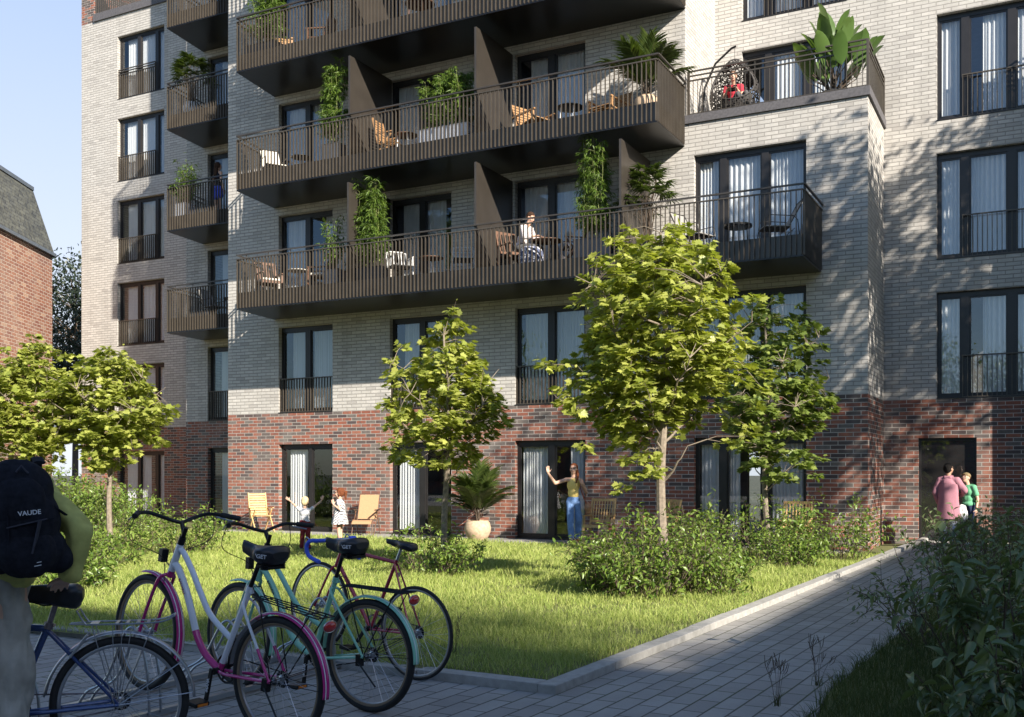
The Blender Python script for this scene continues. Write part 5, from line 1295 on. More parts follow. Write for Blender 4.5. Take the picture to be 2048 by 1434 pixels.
def cruiser(name, label, pm, pm2, line, txtcol, frame_txt, wb=1.15, two=True):
    t = thing(name, label, 'bicycle', group='bicycles parked at the rack'); r = .355; A = (0, 0, r); B = (wb, 0, r); bb = (.47, 0, .29)
    ht, hb = Vector((.915, 0, .945)), Vector((.975, 0, .765)); ax = (ht - hb).normalized(); st = (hb, ax, R(-7))
    wheel(t, A, r, .045, None, cassette=True, line=line); wheel(t, B, r, .045, st, line=line)
    up = smoothpath([(.925, 0, .92), (.875, 0, .895), (.79, 0, .81), (.70, 0, .70), (.59, 0, .585), (.40, 0, .49)]); lo = smoothpath([(.96, 0, .82), (.915, 0, .80), (.83, 0, .69), (.755, 0, .56), (.69, 0, .44), (.60, 0, .35), (.47, 0, .29)])
    m = MB(); m.tube(up, .0175, 10); k = int(len(lo) * .62); m.tube(lo[:k + 1], .021, 10)
    m.tube([(.452, 0, .34), (.295, 0, .80)], .0175, 10); m.tube([ht, hb], .022, 12)
    if not two: m.tube(lo[k:], .021, 10)
    for sy in (-1, 1): m.tube(smoothpath([(.31, sy * .012, .75), (.27, sy * .05, .70), (.12, sy * .062, .51)] if two else [(.31, sy * .012, .75), (.27, sy * .05, .70), (0, sy * .066, r)]), .0085, 8)
    f = m.build('frame', M[pm], t, smooth=True)
    if two:
        m = MB(); m.tube(lo[k:], .0213, 10)
        for sy in (-1, 1): m.tube([(.12, sy * .062, .51), (0, sy * .066, r)], .0088, 8)
        m.tube([(.475, 0, .275), (.452, 0, .34)], .0182, 10)
    else: m = MB()
    for sy in (-1, 1): m.tube(smoothpath([(.46, sy * .02, .29), (.35, sy * .045, .30), (0, sy * .066, r)]), .0095, 8)
    m.build('chainstay', M[pm2], t, smooth=True)
    # fork, turned with the bars
    def S(mb):
        Mx = Matrix.Rotation(st[2], 3, ax); mb.v = [tuple(Mx @ (Vector(v) - hb) + hb) for v in mb.v]; return mb
    m = MB(); m.tube([(hb.x - .005, 0, hb.z + .01), (hb.x + .01, 0, hb.z - .03)], .022, 10)
    for sy in (-1, 1): m.tube(smoothpath([(hb.x + .005, sy * .0, hb.z - .015), (hb.x + .025, sy * .038, hb.z - .028), (hb.x + .055, sy * .052, hb.z - .075), (wb - .045, sy * .052, r + .15), (wb, sy * .052, r)]), .0105, 8)
    S(m).build('fork', M[pm2], t, smooth=True)
    m = MB(); m.tube([hb + ax * .19, hb + ax * .235], .021, 10); m.tube([hb + ax * .22, hb + ax * .30], .0135, 10); m.tube([hb + ax * .26, hb + ax * .30 + Vector((.05, 0, .02))], .014, 8); S(m).build('stem', M['blackmetal'], t, smooth=True)
    b0 = hb + ax * .30 + Vector((.05, 0, .02)); bar = []
    for sy in (1, -1):
        q = [b0 + Vector((0, 0, 0)), b0 + Vector((.03, sy * .05, .01)), b0 + Vector((.045, sy * .12, .03)), b0 + Vector((.045, sy * .20, .05)), b0 + Vector((.015, sy * .28, .05)), b0 + Vector((-.07, sy * .35, .045))]; bar.append(smoothpath(q))
    m = MB(); m.tube(bar[0][::-1] + bar[1][1:], .0115, 8); hbo = S(m).build('handlebar', M['blackmetal'], t, smooth=True)
    for s_i, sy in enumerate((1, -1)):
        e = bar[s_i][-1]; e0 = bar[s_i][-8]; m = MB(); d_ = (e - e0).normalized(); m.tube([e - d_ * .115, e + d_ * .005], .0165, 10); S(m).build('grip', M['rubber'], hbo, smooth=True)
        m = MB(); m.tube([e - d_ * .15 + Vector((.01, 0, -.01)), e - d_ * .12 + Vector((.035, 0, -.02)), e - d_ * .02 + Vector((.045, sy * .01, -.03))], .005, 6); S(m).build('brake_lever', M['chrome'], hbo)
        m = MB(); m.tube(smoothpath([e - d_ * .15 + Vector((.02, 0, -.01)), e + Vector((.16, -sy * .08, -.16)), hb + Vector((.06, sy * .04, .08)), hb + Vector((.03, sy * .02, -.06))]), .0028, 5); S(m).build('brake_cable', M['blackmetal'], hbo)
    m = MB(); m.tube([(.305, 0, .775), (.235, 0, .985)], .0135, 10); m.build('seatpost', M['blackmetal'], t, smooth=True)
    m = MB(); m.tube([(.302, 0, .785), (.29, 0, .82)], .021, 10); m.box(.265, .285, -.012, .012, .785, .805); m.build('seat_clamp', M[pm], t, smooth=True)
    saddle(t, (.215, 0, 1.075), .30, .24, .12, txt="'GET")
    fender(t, A, r + .022, 48, 181, M[pm2], .058, (-.017, -.009, .0175) if two else (-.012, .012)); fender(t, B, r + .022, 72, 195, M[pm2], .056, (-.016, -.008, .016) if two else (-.012, .012), st)
    if two: fender(t, A, r + .0215, 0, 50, M['alu'], .056)
    else: fender(t, A, r + .0215, 0, 50, M[pm2], .056)
    rack(t, A, r, M['blackmetal'], .775)
    m = MB()
    for sy in (-1, 1):
        m.tube([(0, sy * .068, r), (-.31, sy * .03, r + .16)], .0022, 4); m.tube([(0, sy * .068, r), (-.33, sy * .03, r + .03)], .0022, 4)
    m.build('fender_stay', M['blackmetal'], t)
    m = MB(); m.ball((-.335, 0, .735), (.018, .048, .03), 16, 8); rf = m.build('reflector', M['reflr'], t, smooth=True)
    m = MB(); m.tube([(-.335 - .001, polar(0, .735, .05, a)[0], .735 + .031 * math.sin(a)) for a in np.linspace(0, 2 * PI, 21)[:-1]], .003, 5, closed=True); m.build('reflector_rim', M['chrome'], rf)
    cranks(t, bb, M['blackmetal'], .085, 'OMAHA', -88); chain(t, bb, .083, A, .035, M['blackmetal']); kickstand(t, (.03, 0, r - .01), M['blackmetal'])
    m = MB(); m.box(hb.x + .085, hb.x + .125, -.022, .022, hb.z + .04, hb.z + .12); m.tube([(hb.x + .0, 0, hb.z + .02), (hb.x + .09, 0, hb.z + .06)], .004, 5); S(m).build('headlight', M['blackmetal'], t, bevel=.008)
    # name along the lower tube
    q0, q1 = lo[int(len(lo) * .22)], lo[int(len(lo) * .42)]; d_ = (q1 - q0).normalized(); c_ = (q0 + q1) / 2
    text_mesh('lettering', frame_txt, .026, M[txtcol], f, frame_at(c_ + Vector((0, .0212, 0)), -d_ * -1, Vector((0, 1, 0)).cross(d_)), bold=.0006)
    return t
bk = cruiser('cruiser_bicycle', 'white and magenta step-through cruiser bicycle with black saddle', 'pwhite', 'pmag', 'tan', 'tmag', 'BAVARIA')
place_bike(bk, (16.38, -17.22, .435), (15.24, -17.10, .605), .355)
bk = cruiser('cruiser_bicycle', 'mint green step-through cruiser bicycle behind the white and magenta one', 'pmint', 'pmint', 'tan', 'saddle', 'BAVARIA', two=False)
place_bike(bk, (16.38, -16.36, .435), (15.2, -16.27, .475), .355)

def diamond(name, label, pm, r, tw, wb, kind):
    t = thing(name, label, 'bicycle', group='bicycles parked at the rack'); A = (0, 0, r); B = (wb, 0, r); bb = (.44, 0, .28) if kind == 'road' else (.52, 0, .31)
    sct = Vector((.255, 0, .81)) if kind == 'road' else Vector((.345, 0, .735)); ht = Vector((.80, 0, .83)) if kind == 'road' else Vector((.86, 0, .80)); hb = Vector((.845, 0, .70)) if kind == 'road' else Vector((.90, 0, .67)); ax = (ht - hb).normalized()
    st = (hb, ax, R(0 if kind != 'road' else -4)); rub = 'rubber'
    wheel(t, A, r, tw, None, rub, True, line='tan' if kind == 'road' else None); wheel(t, B, r, tw, st, rub, line='tan' if kind == 'road' else None)
    tr = .014 if kind == 'road' else .018
    m = MB(); m.tube([bb, sct + Vector((-.005, 0, .02))], tr, 10); m.tube([sct, ht + Vector((.005, 0, -.015))], tr, 10); m.tube([bb, hb + Vector((-.003, 0, .01))], tr * 1.12, 10); m.tube([ht, hb], tr * 1.25, 12)
    for sy in (-1, 1):
        m.tube([sct + Vector((0, sy * .015, -.01)), (0, sy * .062, r)], tr * .52, 8); m.tube([(bb[0] - .02, sy * .03, bb[2]), (0, sy * .062, r)], tr * .6, 8)
    m.build('frame', M[pm], t, smooth=True)
    m = MB(); m.tube([hb, hb + Vector((.012, 0, -.03))], tr * 1.2, 10)
    for sy in (-1, 1): m.tube(smoothpath([(hb.x + .012, sy * .02, hb.z - .025), (hb.x + .03, sy * .045, hb.z - .07), (wb - .05, sy * .048, r + .12), (wb, sy * .048, r)]), .0095, 8)
    m.build('fork', M[pm], t, smooth=True)
    if kind == 'road':
        m = MB(); s0 = ht + ax * .05; s1 = s0 + Vector((.085, 0, .0)); m.tube([ht, s0], .012, 8); m.tube([s0, s1], .012, 8); m.build('stem', M['chrome'], t, smooth=True)
        m = MB(); m.tube([s1 + Vector((0, -.13, 0)), s1 + Vector((0, .13, 0))], .0125, 8); hb_ = m.build('handlebar', M['chrome'], t, smooth=True)
        for sy in (-1, 1):
            m = MB(); q = smoothpath([s1 + Vector((0, sy * .12, 0)), s1 + Vector((.01, sy * .20, 0)), s1 + Vector((.07, sy * .215, -.012)), s1 + Vector((.10, sy * .215, -.06)), s1 + Vector((.065, sy * .215, -.125)), s1 + Vector((-.05, sy * .215, -.15))], 10)
            m.tube(q, [.0155 + .0012 * math.sin(i * 2.0) for i in range(len(q))], 10); m.build('bar_tape', M['tape'], hb_, smooth=True)
            m = MB(); m.tube(smoothpath([s1 + Vector((.08, sy * .215, .0)), s1 + Vector((.115, sy * .215, .01)), s1 + Vector((.13, sy * .21, -.04)), s1 + Vector((.12, sy * .21, -.11))]), .006, 6); m.build('brake_lever', M['chrome'], hb_)
        m = MB(); m.tube([sct, sct + Vector((-.035, 0, .105))], .012, 8); m.build('seatpost', M['chrome'], t, smooth=True)
        saddle(t, (sct.x - .04, 0, sct.z + .165), .28, .14, .065, comfy=False)
        cranks(t, bb, M['chrome'], .1, None, -60, amber=False); chain(t, bb, .098, A, .04, M['blackmetal'])
        m = MB(); m.box(sct.x - .04, sct.x - .02, -.012, .012, sct.z - .1, sct.z - .07); m.build('brake_caliper', M['chrome'], t)
    else:
        m = MB(); m.tube([ht, ht + ax * .12], .013, 8); s1 = ht + ax * .12 + Vector((.05, 0, .02)); m.tube([ht + ax * .12, s1], .013, 8); m.build('stem', M['blackmetal'], t)
        m = MB(); m.tube(smoothpath([s1 + Vector((-.05, -.3, .01)), s1 + Vector((0, -.1, 0)), s1 + Vector((0, .1, 0)), s1 + Vector((-.05, .3, .01))]), .011, 8); m.build('handlebar', M['blackmetal'], t, smooth=True)
        m = MB(); m.tube([sct, sct + Vector((-.045, 0, .15))], .014, 10); m.tube([sct + Vector((-.05, -.0, .155)), sct + Vector((-.035, 0, .12))], .022, 8); m.build('seatpost', M['rust'], t, smooth=True)
        m = MB(); m.tube([sct + Vector((-.0, 0, .0)), sct + Vector((-.008, 0, .03))], .024, 10); m.tube([sct + Vector((-.03, -.03, .015)), sct + Vector((-.03, .035, .015))], .005, 6); m.build('seat_clamp', M['rust'], t)
        saddle(t, (sct.x - .03, 0, sct.z + .225), .31, .17, .14, comfy=False)
        cranks(t, bb, M['blackmetal'], .09, None, 35, amber=False); chain(t, bb, .088, A, .04, M['rust'])
        fender(t, A, r + .03, 8, 178, M['alu'], .062, None, name='fender')
        m = MB()
        for sy in (-1, 1): m.tube([(0, sy * .07, r), (-.30, sy * .034, r + .20)], .0028, 5); m.tube([(0, sy * .07, r), (-.36, sy * .034, r + .04)], .0028, 5)
        m.build('fender_stay', M['alu'], t)
        # silver wire rack with three flat struts
        z = .755; mb = MB()
        for sy in (-1, 1):
            mb.tube(smoothpath([(.20, sy * .055, z + .07), (.16, sy * .055, z + .005), (.12, sy * .06, z), (-.18, sy * .06, z), (-.27, sy * .05, z + .03)]), .0045, 6)
            for x in (.02, -.10): pass
            mb.bar((-.02, sy * .063, z - .005), (.012, sy * .075, r + .04), .013, .003, up=(1, 0, 0)); mb.bar((-.065, sy * .063, z - .005), (0, sy * .077, r + .04), .013, .003, up=(1, 0, 0)); mb.bar((.03, sy * .063, z - .005), (.02, sy * .073, r + .05), .013, .003, up=(1, 0, 0))
            mb.tube([(.13, sy * .06, z), (.02, sy * .07, r)], .003, 5); mb.tube([(-.17, sy * .06, z), (0, sy * .07, r)], .003, 5)
        mb.tube([(.20, -.055, z + .07), (.20, .055, z + .07)], .0045, 6); mb.tube([(-.27, -.05, z + .03), (-.27, .05, z + .03)], .0045, 6)
        for x in (-.14, -.09, -.04, .01): mb.box(x - .008, x + .008, -.06, .06, z, z + .003)
        mb.box(.10, .14, -.06, .06, z, z + .003); mb.tube([(.12, .055, z), (.24, .02, z + .0)], .004, 5); mb.tube([(.12, -.055, z), (.24, -.02, z + .0)], .004, 5)
        mb.build('luggage_rack', M['alu'], t)
        m = MB(); 
        for sy in (-1, 1): m.bar((.15, sy * .045, r + .36), (.235, sy * .05, r + .25), .018, .014)
        m.build('brake_arm', M['alu'], t, bevel=.003)
    return t
bk = diamond('road_bicycle', 'dark red road bicycle with blue drop bars, farthest of the parked bicycles', 'pred', .34, .024, 1.0, 'road')
place_bike(bk, (16.1, -15.39, .42), (15.09, -15.25, .55), .34)
bk = diamond('touring_bicycle', 'navy blue bicycle with silver luggage rack held by the backpacker', 'pblue', .342, .040, 1.05, 'tour')
_r = Vector((15.9, -17.88, .395)); _d = Vector((-.74, -.67, 0)).normalized() * 1.05
place_bike(bk, _r, _r + _d, .342); BLUE = bk
# ---- rack
t = thing('bicycle_rack', 'low galvanised steel bicycle rack with wheel hoops on the pavers', 'bicycle rack', (14.9, -16.4, .08))
m = MB(); m.bar((-.25, -2.3, .03), (-.15, 1.4, .03), .045, .03); m.bar((.35, -2.3, .03), (.45, 1.4, .03), .045, .03); m.build('base_rail', M['alu'], t)
for i, (yy, hh) in enumerate(((-2.1, .4), (-1.55, .42), (-.7, .52), (.13, .46), (1.13, .5))):
    m = MB()
    for sy in (-.045, .045):
        m.tube(smoothpath([(.42, yy + sy, .03), (.40, yy + sy, .30), (.32, yy + sy, hh), (.22, yy + sy, hh), (.05, yy + sy, .22), (-.12, yy + sy, .12), (-.2, yy + sy, .03)]), .009, 6)
    m.tube([(.33, yy - .045, hh - .02), (.33, yy + .045, hh - .02)], .007, 6); m.build('hoop', M['alu'], t, smooth=True)
# ------------------------------------------------------------------ people
def skin_mat(name, c):
    t = NT(name); n = t.noise(12, 3); t.set(Base_Color=t.ramp(n, [(.3, tuple(x * .93 for x in c)), (.7, c)]), Roughness=.5)
    t.p.inputs['Subsurface Weight'].default_value = .08; t.p.inputs['Subsurface Radius'].default_value = (.02, .008, .004); return t.m
M['skin'] = skin_mat('fair skin', (.62, .38, .27)); M['skin2'] = skin_mat('tan skin', (.48, .28, .19))
M['lips'] = simple('lips', (.42, .11, .10), .5); M['eye'] = simple('eyes', (.03, .02, .018), .2)
def fabric(name, c, var=.1, sc_=60, bump=.25): return simple(name, c, .92, 0, var, sc_, bump, 40, spec=.15)
def blob(name, prims, vox, mat, parent, smooth=6, disp=None, noremesh=False):
    """one continuous surface: union of tapered limbs ('c',a,b,ra,rb[,flat]) and ellipsoids ('e',c,(rx,ry,rz)[,Matrix])"""
    mb = MB()
    for p in prims:
        if p[0] == 'c':
            a, b, ra, rb = Vector(p[1]), Vector(p[2]), p[3], p[4]; n = max(2, int((b - a).length / .03)); d = (b - a)
            if d.length < 1e-5: mb.ball(tuple(a), ra, 12, 8); continue
            dn = d.normalized(); fl = p[5] if len(p) > 5 else 1.0
            pts = []; rs = []
            for q in (-1, -.92, -.75, -.5, -.2): pts.append(a + dn * q * ra); rs.append(ra * math.sqrt(max(.0004, 1 - q * q)))
            for i in range(n + 1): u = i / n; pts.append(a + d * u); rs.append(ra + (rb - ra) * u)
            for q in (.2, .5, .75, .92, 1): pts.append(b + dn * q * rb); rs.append(rb * math.sqrt(max(.0004, 1 - q * q)))
            mb.tube(pts, rs, 14, flat=fl)
        else:
            o = len(mb.v); mb.ball((0, 0, 0), p[2], 20, 14); Mx = p[3] if len(p) > 3 else Matrix.Identity(3); c = Vector(p[1])
            mb.v[o:] = [tuple(Mx @ Vector(v) + c) for v in mb.v[o:]]
    me = bpy.data.meshes.new(name); me.from_pydata(mb.v, [], mb.f); o = bpy.data.objects.new(name, me); col.objects.link(o)
    r = o.modifiers.new('r', 'REMESH'); r.mode = 'VOXEL'; r.voxel_size = vox; r.use_smooth_shade = True
    s = o.modifiers.new('s', 'SMOOTH'); s.iterations = smooth; s.factor = .5
    dg = bpy.context.evaluated_depsgraph_get(); m2 = bpy.data.meshes.new_from_object(o.evaluated_get(dg)); bpy.data.objects.remove(o)
    if disp:
        amp, f = disp; n = len(m2.vertices); co = np.empty(n * 3); no = np.empty(n * 3); m2.vertices.foreach_get('co', co); m2.vertices.foreach_get('normal', no); co = co.reshape(-1, 3); no = no.reshape(-1, 3)
        w = np.array([noise.noise(Vector((c[0] * f, c[1] * f, c[2] * f * .45))) + .5 * noise.noise(Vector((c[0] * f * 2, c[1] * f * 2, c[2] * f))) for c in co]); co += no * (amp * w)[:, None]; m2.vertices.foreach_set('co', co.ravel())
    m2.polygons.foreach_set('use_smooth', [True] * len(m2.polygons)); m2.materials.clear(); m2.materials.append(mat)
    q = bpy.data.objects.new(name, m2); col.objects.link(q); q.parent = parent; return q
def hand_prims(w, d, palm_n, s, curl=.35, thumb_side=1, spread=1.0):
    """w wrist, d pointing direction, palm_n palm normal"""
    w = Vector(w); d = Vector(d).normalized(); n = Vector(palm_n); n = (n - d * n.dot(d)).normalized(); x = d.cross(n) * thumb_side; P = []
    P.append(('c', w, w + d * .035 * s, .021 * s, .026 * s)); 
    for k in range(4):
        o = (k - 1.5) * .0195 * s; P.append(('c', w + d * .03 * s + x * o * .8, w + d * .085 * s + x * o, .0135 * s, .0125 * s))
    L = [.062, .078, .073, .056]
    for k in range(4):
        o = (1.5 - k) * .0195 * s; b = w + d * .088 * s + x * o; fd = (d + x * (1.5 - k) * .10 * spread).normalized(); m1 = b + (fd - n * -curl * .5).normalized() * L[k] * s * .5
        e = m1 + (fd + n * curl * 1.5).normalized() * L[k] * s * .5; P.append(('c', b, m1, .0098 * s, .0088 * s)); P.append(('c', m1, e, .0088 * s, .0072 * s))
    b = w + d * .03 * s + x * .028 * s; m1 = b + (d * .6 + x * .75 + n * .2).normalized() * .04 * s; e = m1 + (d * .85 + x * .4 + n * .25).normalized() * .035 * s
    P.append(('c', b, m1, .0125 * s, .0105 * s)); P.append(('c', m1, e, .0105 * s, .008 * s)); return P
def head_prims(c, s, F):
    """c head centre, F matrix local->body (y = face direction)"""
    c = Vector(c); T = lambda *p: c + F @ (Vector(p) * s); P = []
    P.append(('e', T(0, -.008, .022), (.076 * s, .095 * s, .092 * s), F)); P.append(('e', T(0, .022, -.035), (.060 * s, .072 * s, .080 * s), F)); P.append(('e', T(0, .055, -.088), (.028 * s, .026 * s, .024 * s), F))
    P.append(('c', T(0, .088, .012), T(0, .108, -.022), .010 * s, .0145 * s)); P.append(('e', T(0, .082, .03), (.052 * s, .018 * s, .014 * s), F))
    P.append(('e', T(0, .088, -.057), (.024 * s, .012 * s, .012 * s), F))
    for sx in (-1, 1): P.append(('e', T(sx * .078, -.005, -.01), (.010 * s, .020 * s, .032 * s), F)); P.append(('e', T(sx * .038, .066, -.025), (.024 * s, .02 * s, .024 * s), F))
    return P, T
def person(label, loc, rz, H, J, cols, hair='short', head=(0, 0), vox=.0085, extra=None, hs=None, group=None, facing=None):
    """J: joint dict in metres, local frame x right, y forward. cols: dict garments"""
    t = thing('person', label, 'person', loc, rz, group); k = H / 1.75; s = hs or k ** .6
    body = []
    N, Pv = Vector(J['neck']), Vector(J['pelvis']); HC = Vector(J['head'])
    F = (Matrix.Rotation(head[0], 3, 'Z') @ Matrix.Rotation(head[1], 3, 'X'))
    hp, T = head_prims(HC, s, F); body += hp
    body.append(('c', N - Vector((0, 0, .03 * k)), HC - Vector((0, .01, .05 * s)), .054 * k ** .8, .052 * k ** .8))
    chest = N.lerp(Pv, .30); waist = N.lerp(Pv, .66); gy = Vector((0, 1, 0))
    br = J.get('build', 1.0)
    body += [('e', chest, (.150 * k * br, .105 * k * br, .17 * k)), ('e', waist, (.122 * k * br, .092 * k * br, .14 * k)), ('e', Pv + Vector((0, -.008, .0)), (.155 * k * br, .108 * k * br, .12 * k))]
    for sd in ('L', 'R'):
        sh, el, wr = Vector(J['sh' + sd]), Vector(J['el' + sd]), Vector(J['wr' + sd]); hip, kn, an = Vector(J['hip' + sd]), Vector(J['kn' + sd]), Vector(J['an' + sd])
        body += [('c', N + Vector((0, 0, -.035 * k)), sh, .05 * k, .048 * k), ('c', sh, el, .047 * k, .036 * k), ('c', el, wr, .037 * k, .024 * k)]
        hd = J.get('hd' + sd) or tuple(wr - el); pn = J.get('pn' + sd) or (0, 1, 0); body += hand_prims(wr, hd, pn, k ** .8, J.get('curl', .35), J.get('th' + sd, 1))
        body += [('c', hip, kn, .078 * k * br, .052 * k), ('c', kn, an, .052 * k, .034 * k), ('c', an, an + Vector(J.get('ft' + sd, (0, .15 * k, -.045 * k))), .034 * k, .024 * k), ('c', an, an + Vector((0, -.03 * k, -.045 * k)), .034 * k, .028 * k)]
    b = blob('body', body, vox, M[cols['skin']], t, 4)
    # face
    m = MB()
    for sx in (-1, 1): m.ball(tuple(T(sx * .031, .083, .006)), (.011 * s, .008 * s, .007 * s), 8, 6)
    m.build('eyes', M['eye'], t, smooth=True)
    m = MB()
    for sx in (-1, 1): m.tube([T(sx * .018, .093, .027), T(sx * .034, .090, .032), T(sx * .049, .080, .026)], .0035 * s, 4)
    m.build('eyebrows', M[cols.get('brow', cols['hair'])], t)
    m = MB(); m.tube([T(-.024, .094, -.054), T(0, .102, -.060), T(.024, .094, -.054)], [.003 * s, .006 * s, .003 * s], 6); m.build('mouth', M['lips'], t, smooth=True)
    # hair
    hp = [('e', T(0, -.022, .042), (.085 * s, .098 * s, .088 * s), F)]
    if hair != 'cap': hp += [('e', T(0, -.05, -.0), (.080 * s, .068 * s, .085 * s), F)]
    if hair in ('long', 'pony', 'side'): hp += [('c', T(-.066, .0, .03), T(-.07, -.02, -.05), .024 * s, .02 * s), ('c', T(.066, .0, .03), T(.07, -.02, -.05), .024 * s, .02 * s)]
    if hair == 'long': hp += [('c', T(0, -.07, 0), T(0, -.10, -.30), .075 * s, .06 * s, .6), ('c', T(.04, -.08, -.1), T(.03, -.12, -.42), .05 * s, .03 * s), ('c', T(-.04, -.08, -.1), T(-.03, -.12, -.42), .05 * s, .03 * s)]
    if hair == 'pony': hp += [('c', T(0, -.10, .05), T(0, -.15, .02), .02 * s, .04 * s), ('c', T(0, -.15, .02), T(0, -.15, -.13), .042 * s, .02 * s)]
    if hair == 'side': hp += [('c', T(-.07, -.02, -.02), T(-.10, .03, -.16), .034 * s, .03 * s), ('c', T(-.10, .03, -.16), T(-.075, .08, -.30), .03 * s, .012 * s)]
    if hair == 'side_r': hp += [('c', T(.0, -.08, -.02), T(.06, -.05, -.14), .05 * s, .04 * s), ('c', T(.06, -.05, -.14), T(.09, .06, -.34), .042 * s, .014 * s), ('c', T(.068, .0, .03), T(.07, -.02, -.08), .022 * s, .026 * s), ('c', T(-.066, .0, .03), T(-.066, -.03, -.03), .02 * s, .02 * s)]
    hb_ = blob('hair', hp, vox * .9, M[cols['hair']], t, 3, (.006, 40))
    # cut the hair away from the face
    me = hb_.data; co = np.empty(len(me.vertices) * 3); me.vertices.foreach_get('co', co); co = co.reshape(-1, 3); inv = np.array(F.transposed()); L = (co - np.array(HC)) @ inv.T / s
    msk = (L[:, 1] > .035) & (L[:, 2] < .062) & (np.abs(L[:, 0]) < .075) & (L[:, 2] > -.13) ; L2 = L.copy(); L2[msk, 1] = np.minimum(L2[msk, 1], .03); L2[msk, 0] *= .85; co = L2 * s @ np.array(F).T + np.array(HC); me.vertices.foreach_set('co', co.ravel()); me.update()
    if hair == 'cap':
        blob('cap', [('e', T(0, -.012, .055), (.088 * s, .104 * s, .072 * s), F), ('c', T(-.03, .09, .05), T(.03, .09, .05), .014 * s, .014 * s), ('e', T(0, .11, .045), (.05 * s, .045 * s, .008 * s), F)], vox * .8, M[cols['cap']], t, 3)
    g = cols
    tk = lambda a: M[g[a]]
    if 'shirt' in g:
        infl = g.get('infl', .012) * 1.0; pr = [('e', chest + Vector((0, 0, 0)), (.152 * k * br + infl, .107 * k * br + infl, .172 * k)), ('e', waist, (.126 * k * br + infl, .096 * k * br + infl, .15 * k)), ]
        if g.get('hem', 1): pr += [('e', Pv + Vector((0, 0, .03 * k)), (.150 * k * br + infl + g.get('hemx', 0), .108 * k * br + infl + g.get('hemx', 0), .10 * k + g.get('hemx', 0) * 2))]
        for sd in ('L', 'R'):
            sh, el, wr = Vector(J['sh' + sd]), Vector(J['el' + sd]), Vector(J['wr' + sd]); q = g.get('sleeve', .6)
            if q > 0:
                pr += [('c', N + Vector((0, 0, -.05 * k)), sh, .05 * k + infl * .5, .05 * k + infl)]
                if q <= 1: pr += [('c', sh, sh.lerp(el, q), .049 * k + infl, .044 * k + infl)]
                else: pr += [('c', sh, el, .049 * k + infl, .042 * k + infl), ('c', el, el.lerp(wr, q - 1), .042 * k + infl, .030 * k + infl)]
            else: pr += [('c', chest + Vector((.07 * k * (1 if sd == 'R' else -1), 0, .08 * k)), N + Vector(((.075 if sd == 'R' else -.075) * k, 0, -.02 * k)), .03 * k, .012 * k)]
        blob('shirt', pr, vox, tk('shirt'), t, 4, (g.get('fold', .012), 9))
    if 'trousers' in g:
        fl = g.get('flare', .012); pr = [('e', Pv + Vector((0, -.006, -.0)), (.160 * k * br + .008, .113 * k * br + .008, .115 * k))]
        q = g.get('leg', 1.0)
        for sd in ('L', 'R'):
            hip, kn, an = Vector(J['hip' + sd]), Vector(J['kn' + sd]), Vector(J['an' + sd])
            if q <= .5: pr.append(('c', hip, hip.lerp(kn, q * 2), .082 * k * br + fl, .066 * k + fl * 1.3))
            else: pr += [('c', hip, kn, .082 * k * br + .008, .055 * k + fl), ('c', kn, kn.lerp(an, (q - .5) * 2 * .93), .055 * k + fl, .042 * k + fl * 1.4)]
        blob('trousers', pr, vox, tk('trousers'), t, 3, (g.get('tfold', .014), g.get('tf', 9)))
    if 'shoes' in g:
        pr = []
        for sd in ('L', 'R'):
            an = Vector(J['an' + sd]); f = Vector(J.get('ft' + sd, (0, .15 * k, -.045 * k))); pr += [('c', an + Vector((0, -.02 * k, -.03 * k)), an + f * 1.05, .042 * k, .032 * k), ('c', an, an + Vector((0, -.03 * k, -.045 * k)), .040 * k, .036 * k)]
            if g.get('wedge'): pr += [('c', an + Vector((0, -.03 * k, -.07 * k)), an + f + Vector((0, 0, -.025 * k)), .034 * k, .026 * k)]
        blob('shoes', pr, vox * .9, tk('shoes'), t, 3)
    if extra: extra(t, T, k, s)
    return t
def stand(k, **o):
    J = dict(head=(0, .012, 1.62 * k), neck=(0, 0, 1.44 * k), pelvis=(0, 0, .95 * k), shL=(-.17 * k, 0, 1.39 * k), shR=(.17 * k, 0, 1.39 * k), elL=(-.22 * k, -.02, 1.12 * k), elR=(.22 * k, -.02, 1.12 * k), wrL=(-.23 * k, .05, .88 * k), wrR=(.23 * k, .05, .88 * k), hipL=(-.085 * k, 0, .90 * k), hipR=(.085 * k, 0, .90 * k), knL=(-.095 * k, .01, .50 * k), knR=(.095 * k, .01, .50 * k), anL=(-.10 * k, -.01, .085 * k), anR=(.10 * k, -.01, .085 * k), pnL=(1, 0, 0), pnR=(-1, 0, 0), thL=-1)
    J.update(o); return J
def face_to(loc, dx, dy): return math.atan2(dy, dx) - PI / 2
M['redhair'] = fabric('auburn hair', (.15, .05, .022), .25, 90, .5); M['brownhair'] = fabric('brown hair', (.085, .045, .026), .25, 90, .5); M['blond'] = fabric('blond hair', (.62, .47, .27), .2, 90, .4); M['black'] = fabric('black hair', (.015, .013, .012), .2, 90, .4); M['darkbrown'] = fabric('dark brown hair', (.05, .028, .018), .2, 90, .4)
M['yellow'] = fabric('mustard cloth', (.80, .60, .20)); M['jeans'] = fabric('light denim', (.16, .27, .50), .18, 30); M['mustardshoe'] = fabric('mustard suede', (.50, .28, .05)); M['leather'] = simple('tan leather', (.45, .22, .11), .5, 0, .15, 20); M['leatherr'] = simple('red brown strap', (.30, .07, .03), .5)
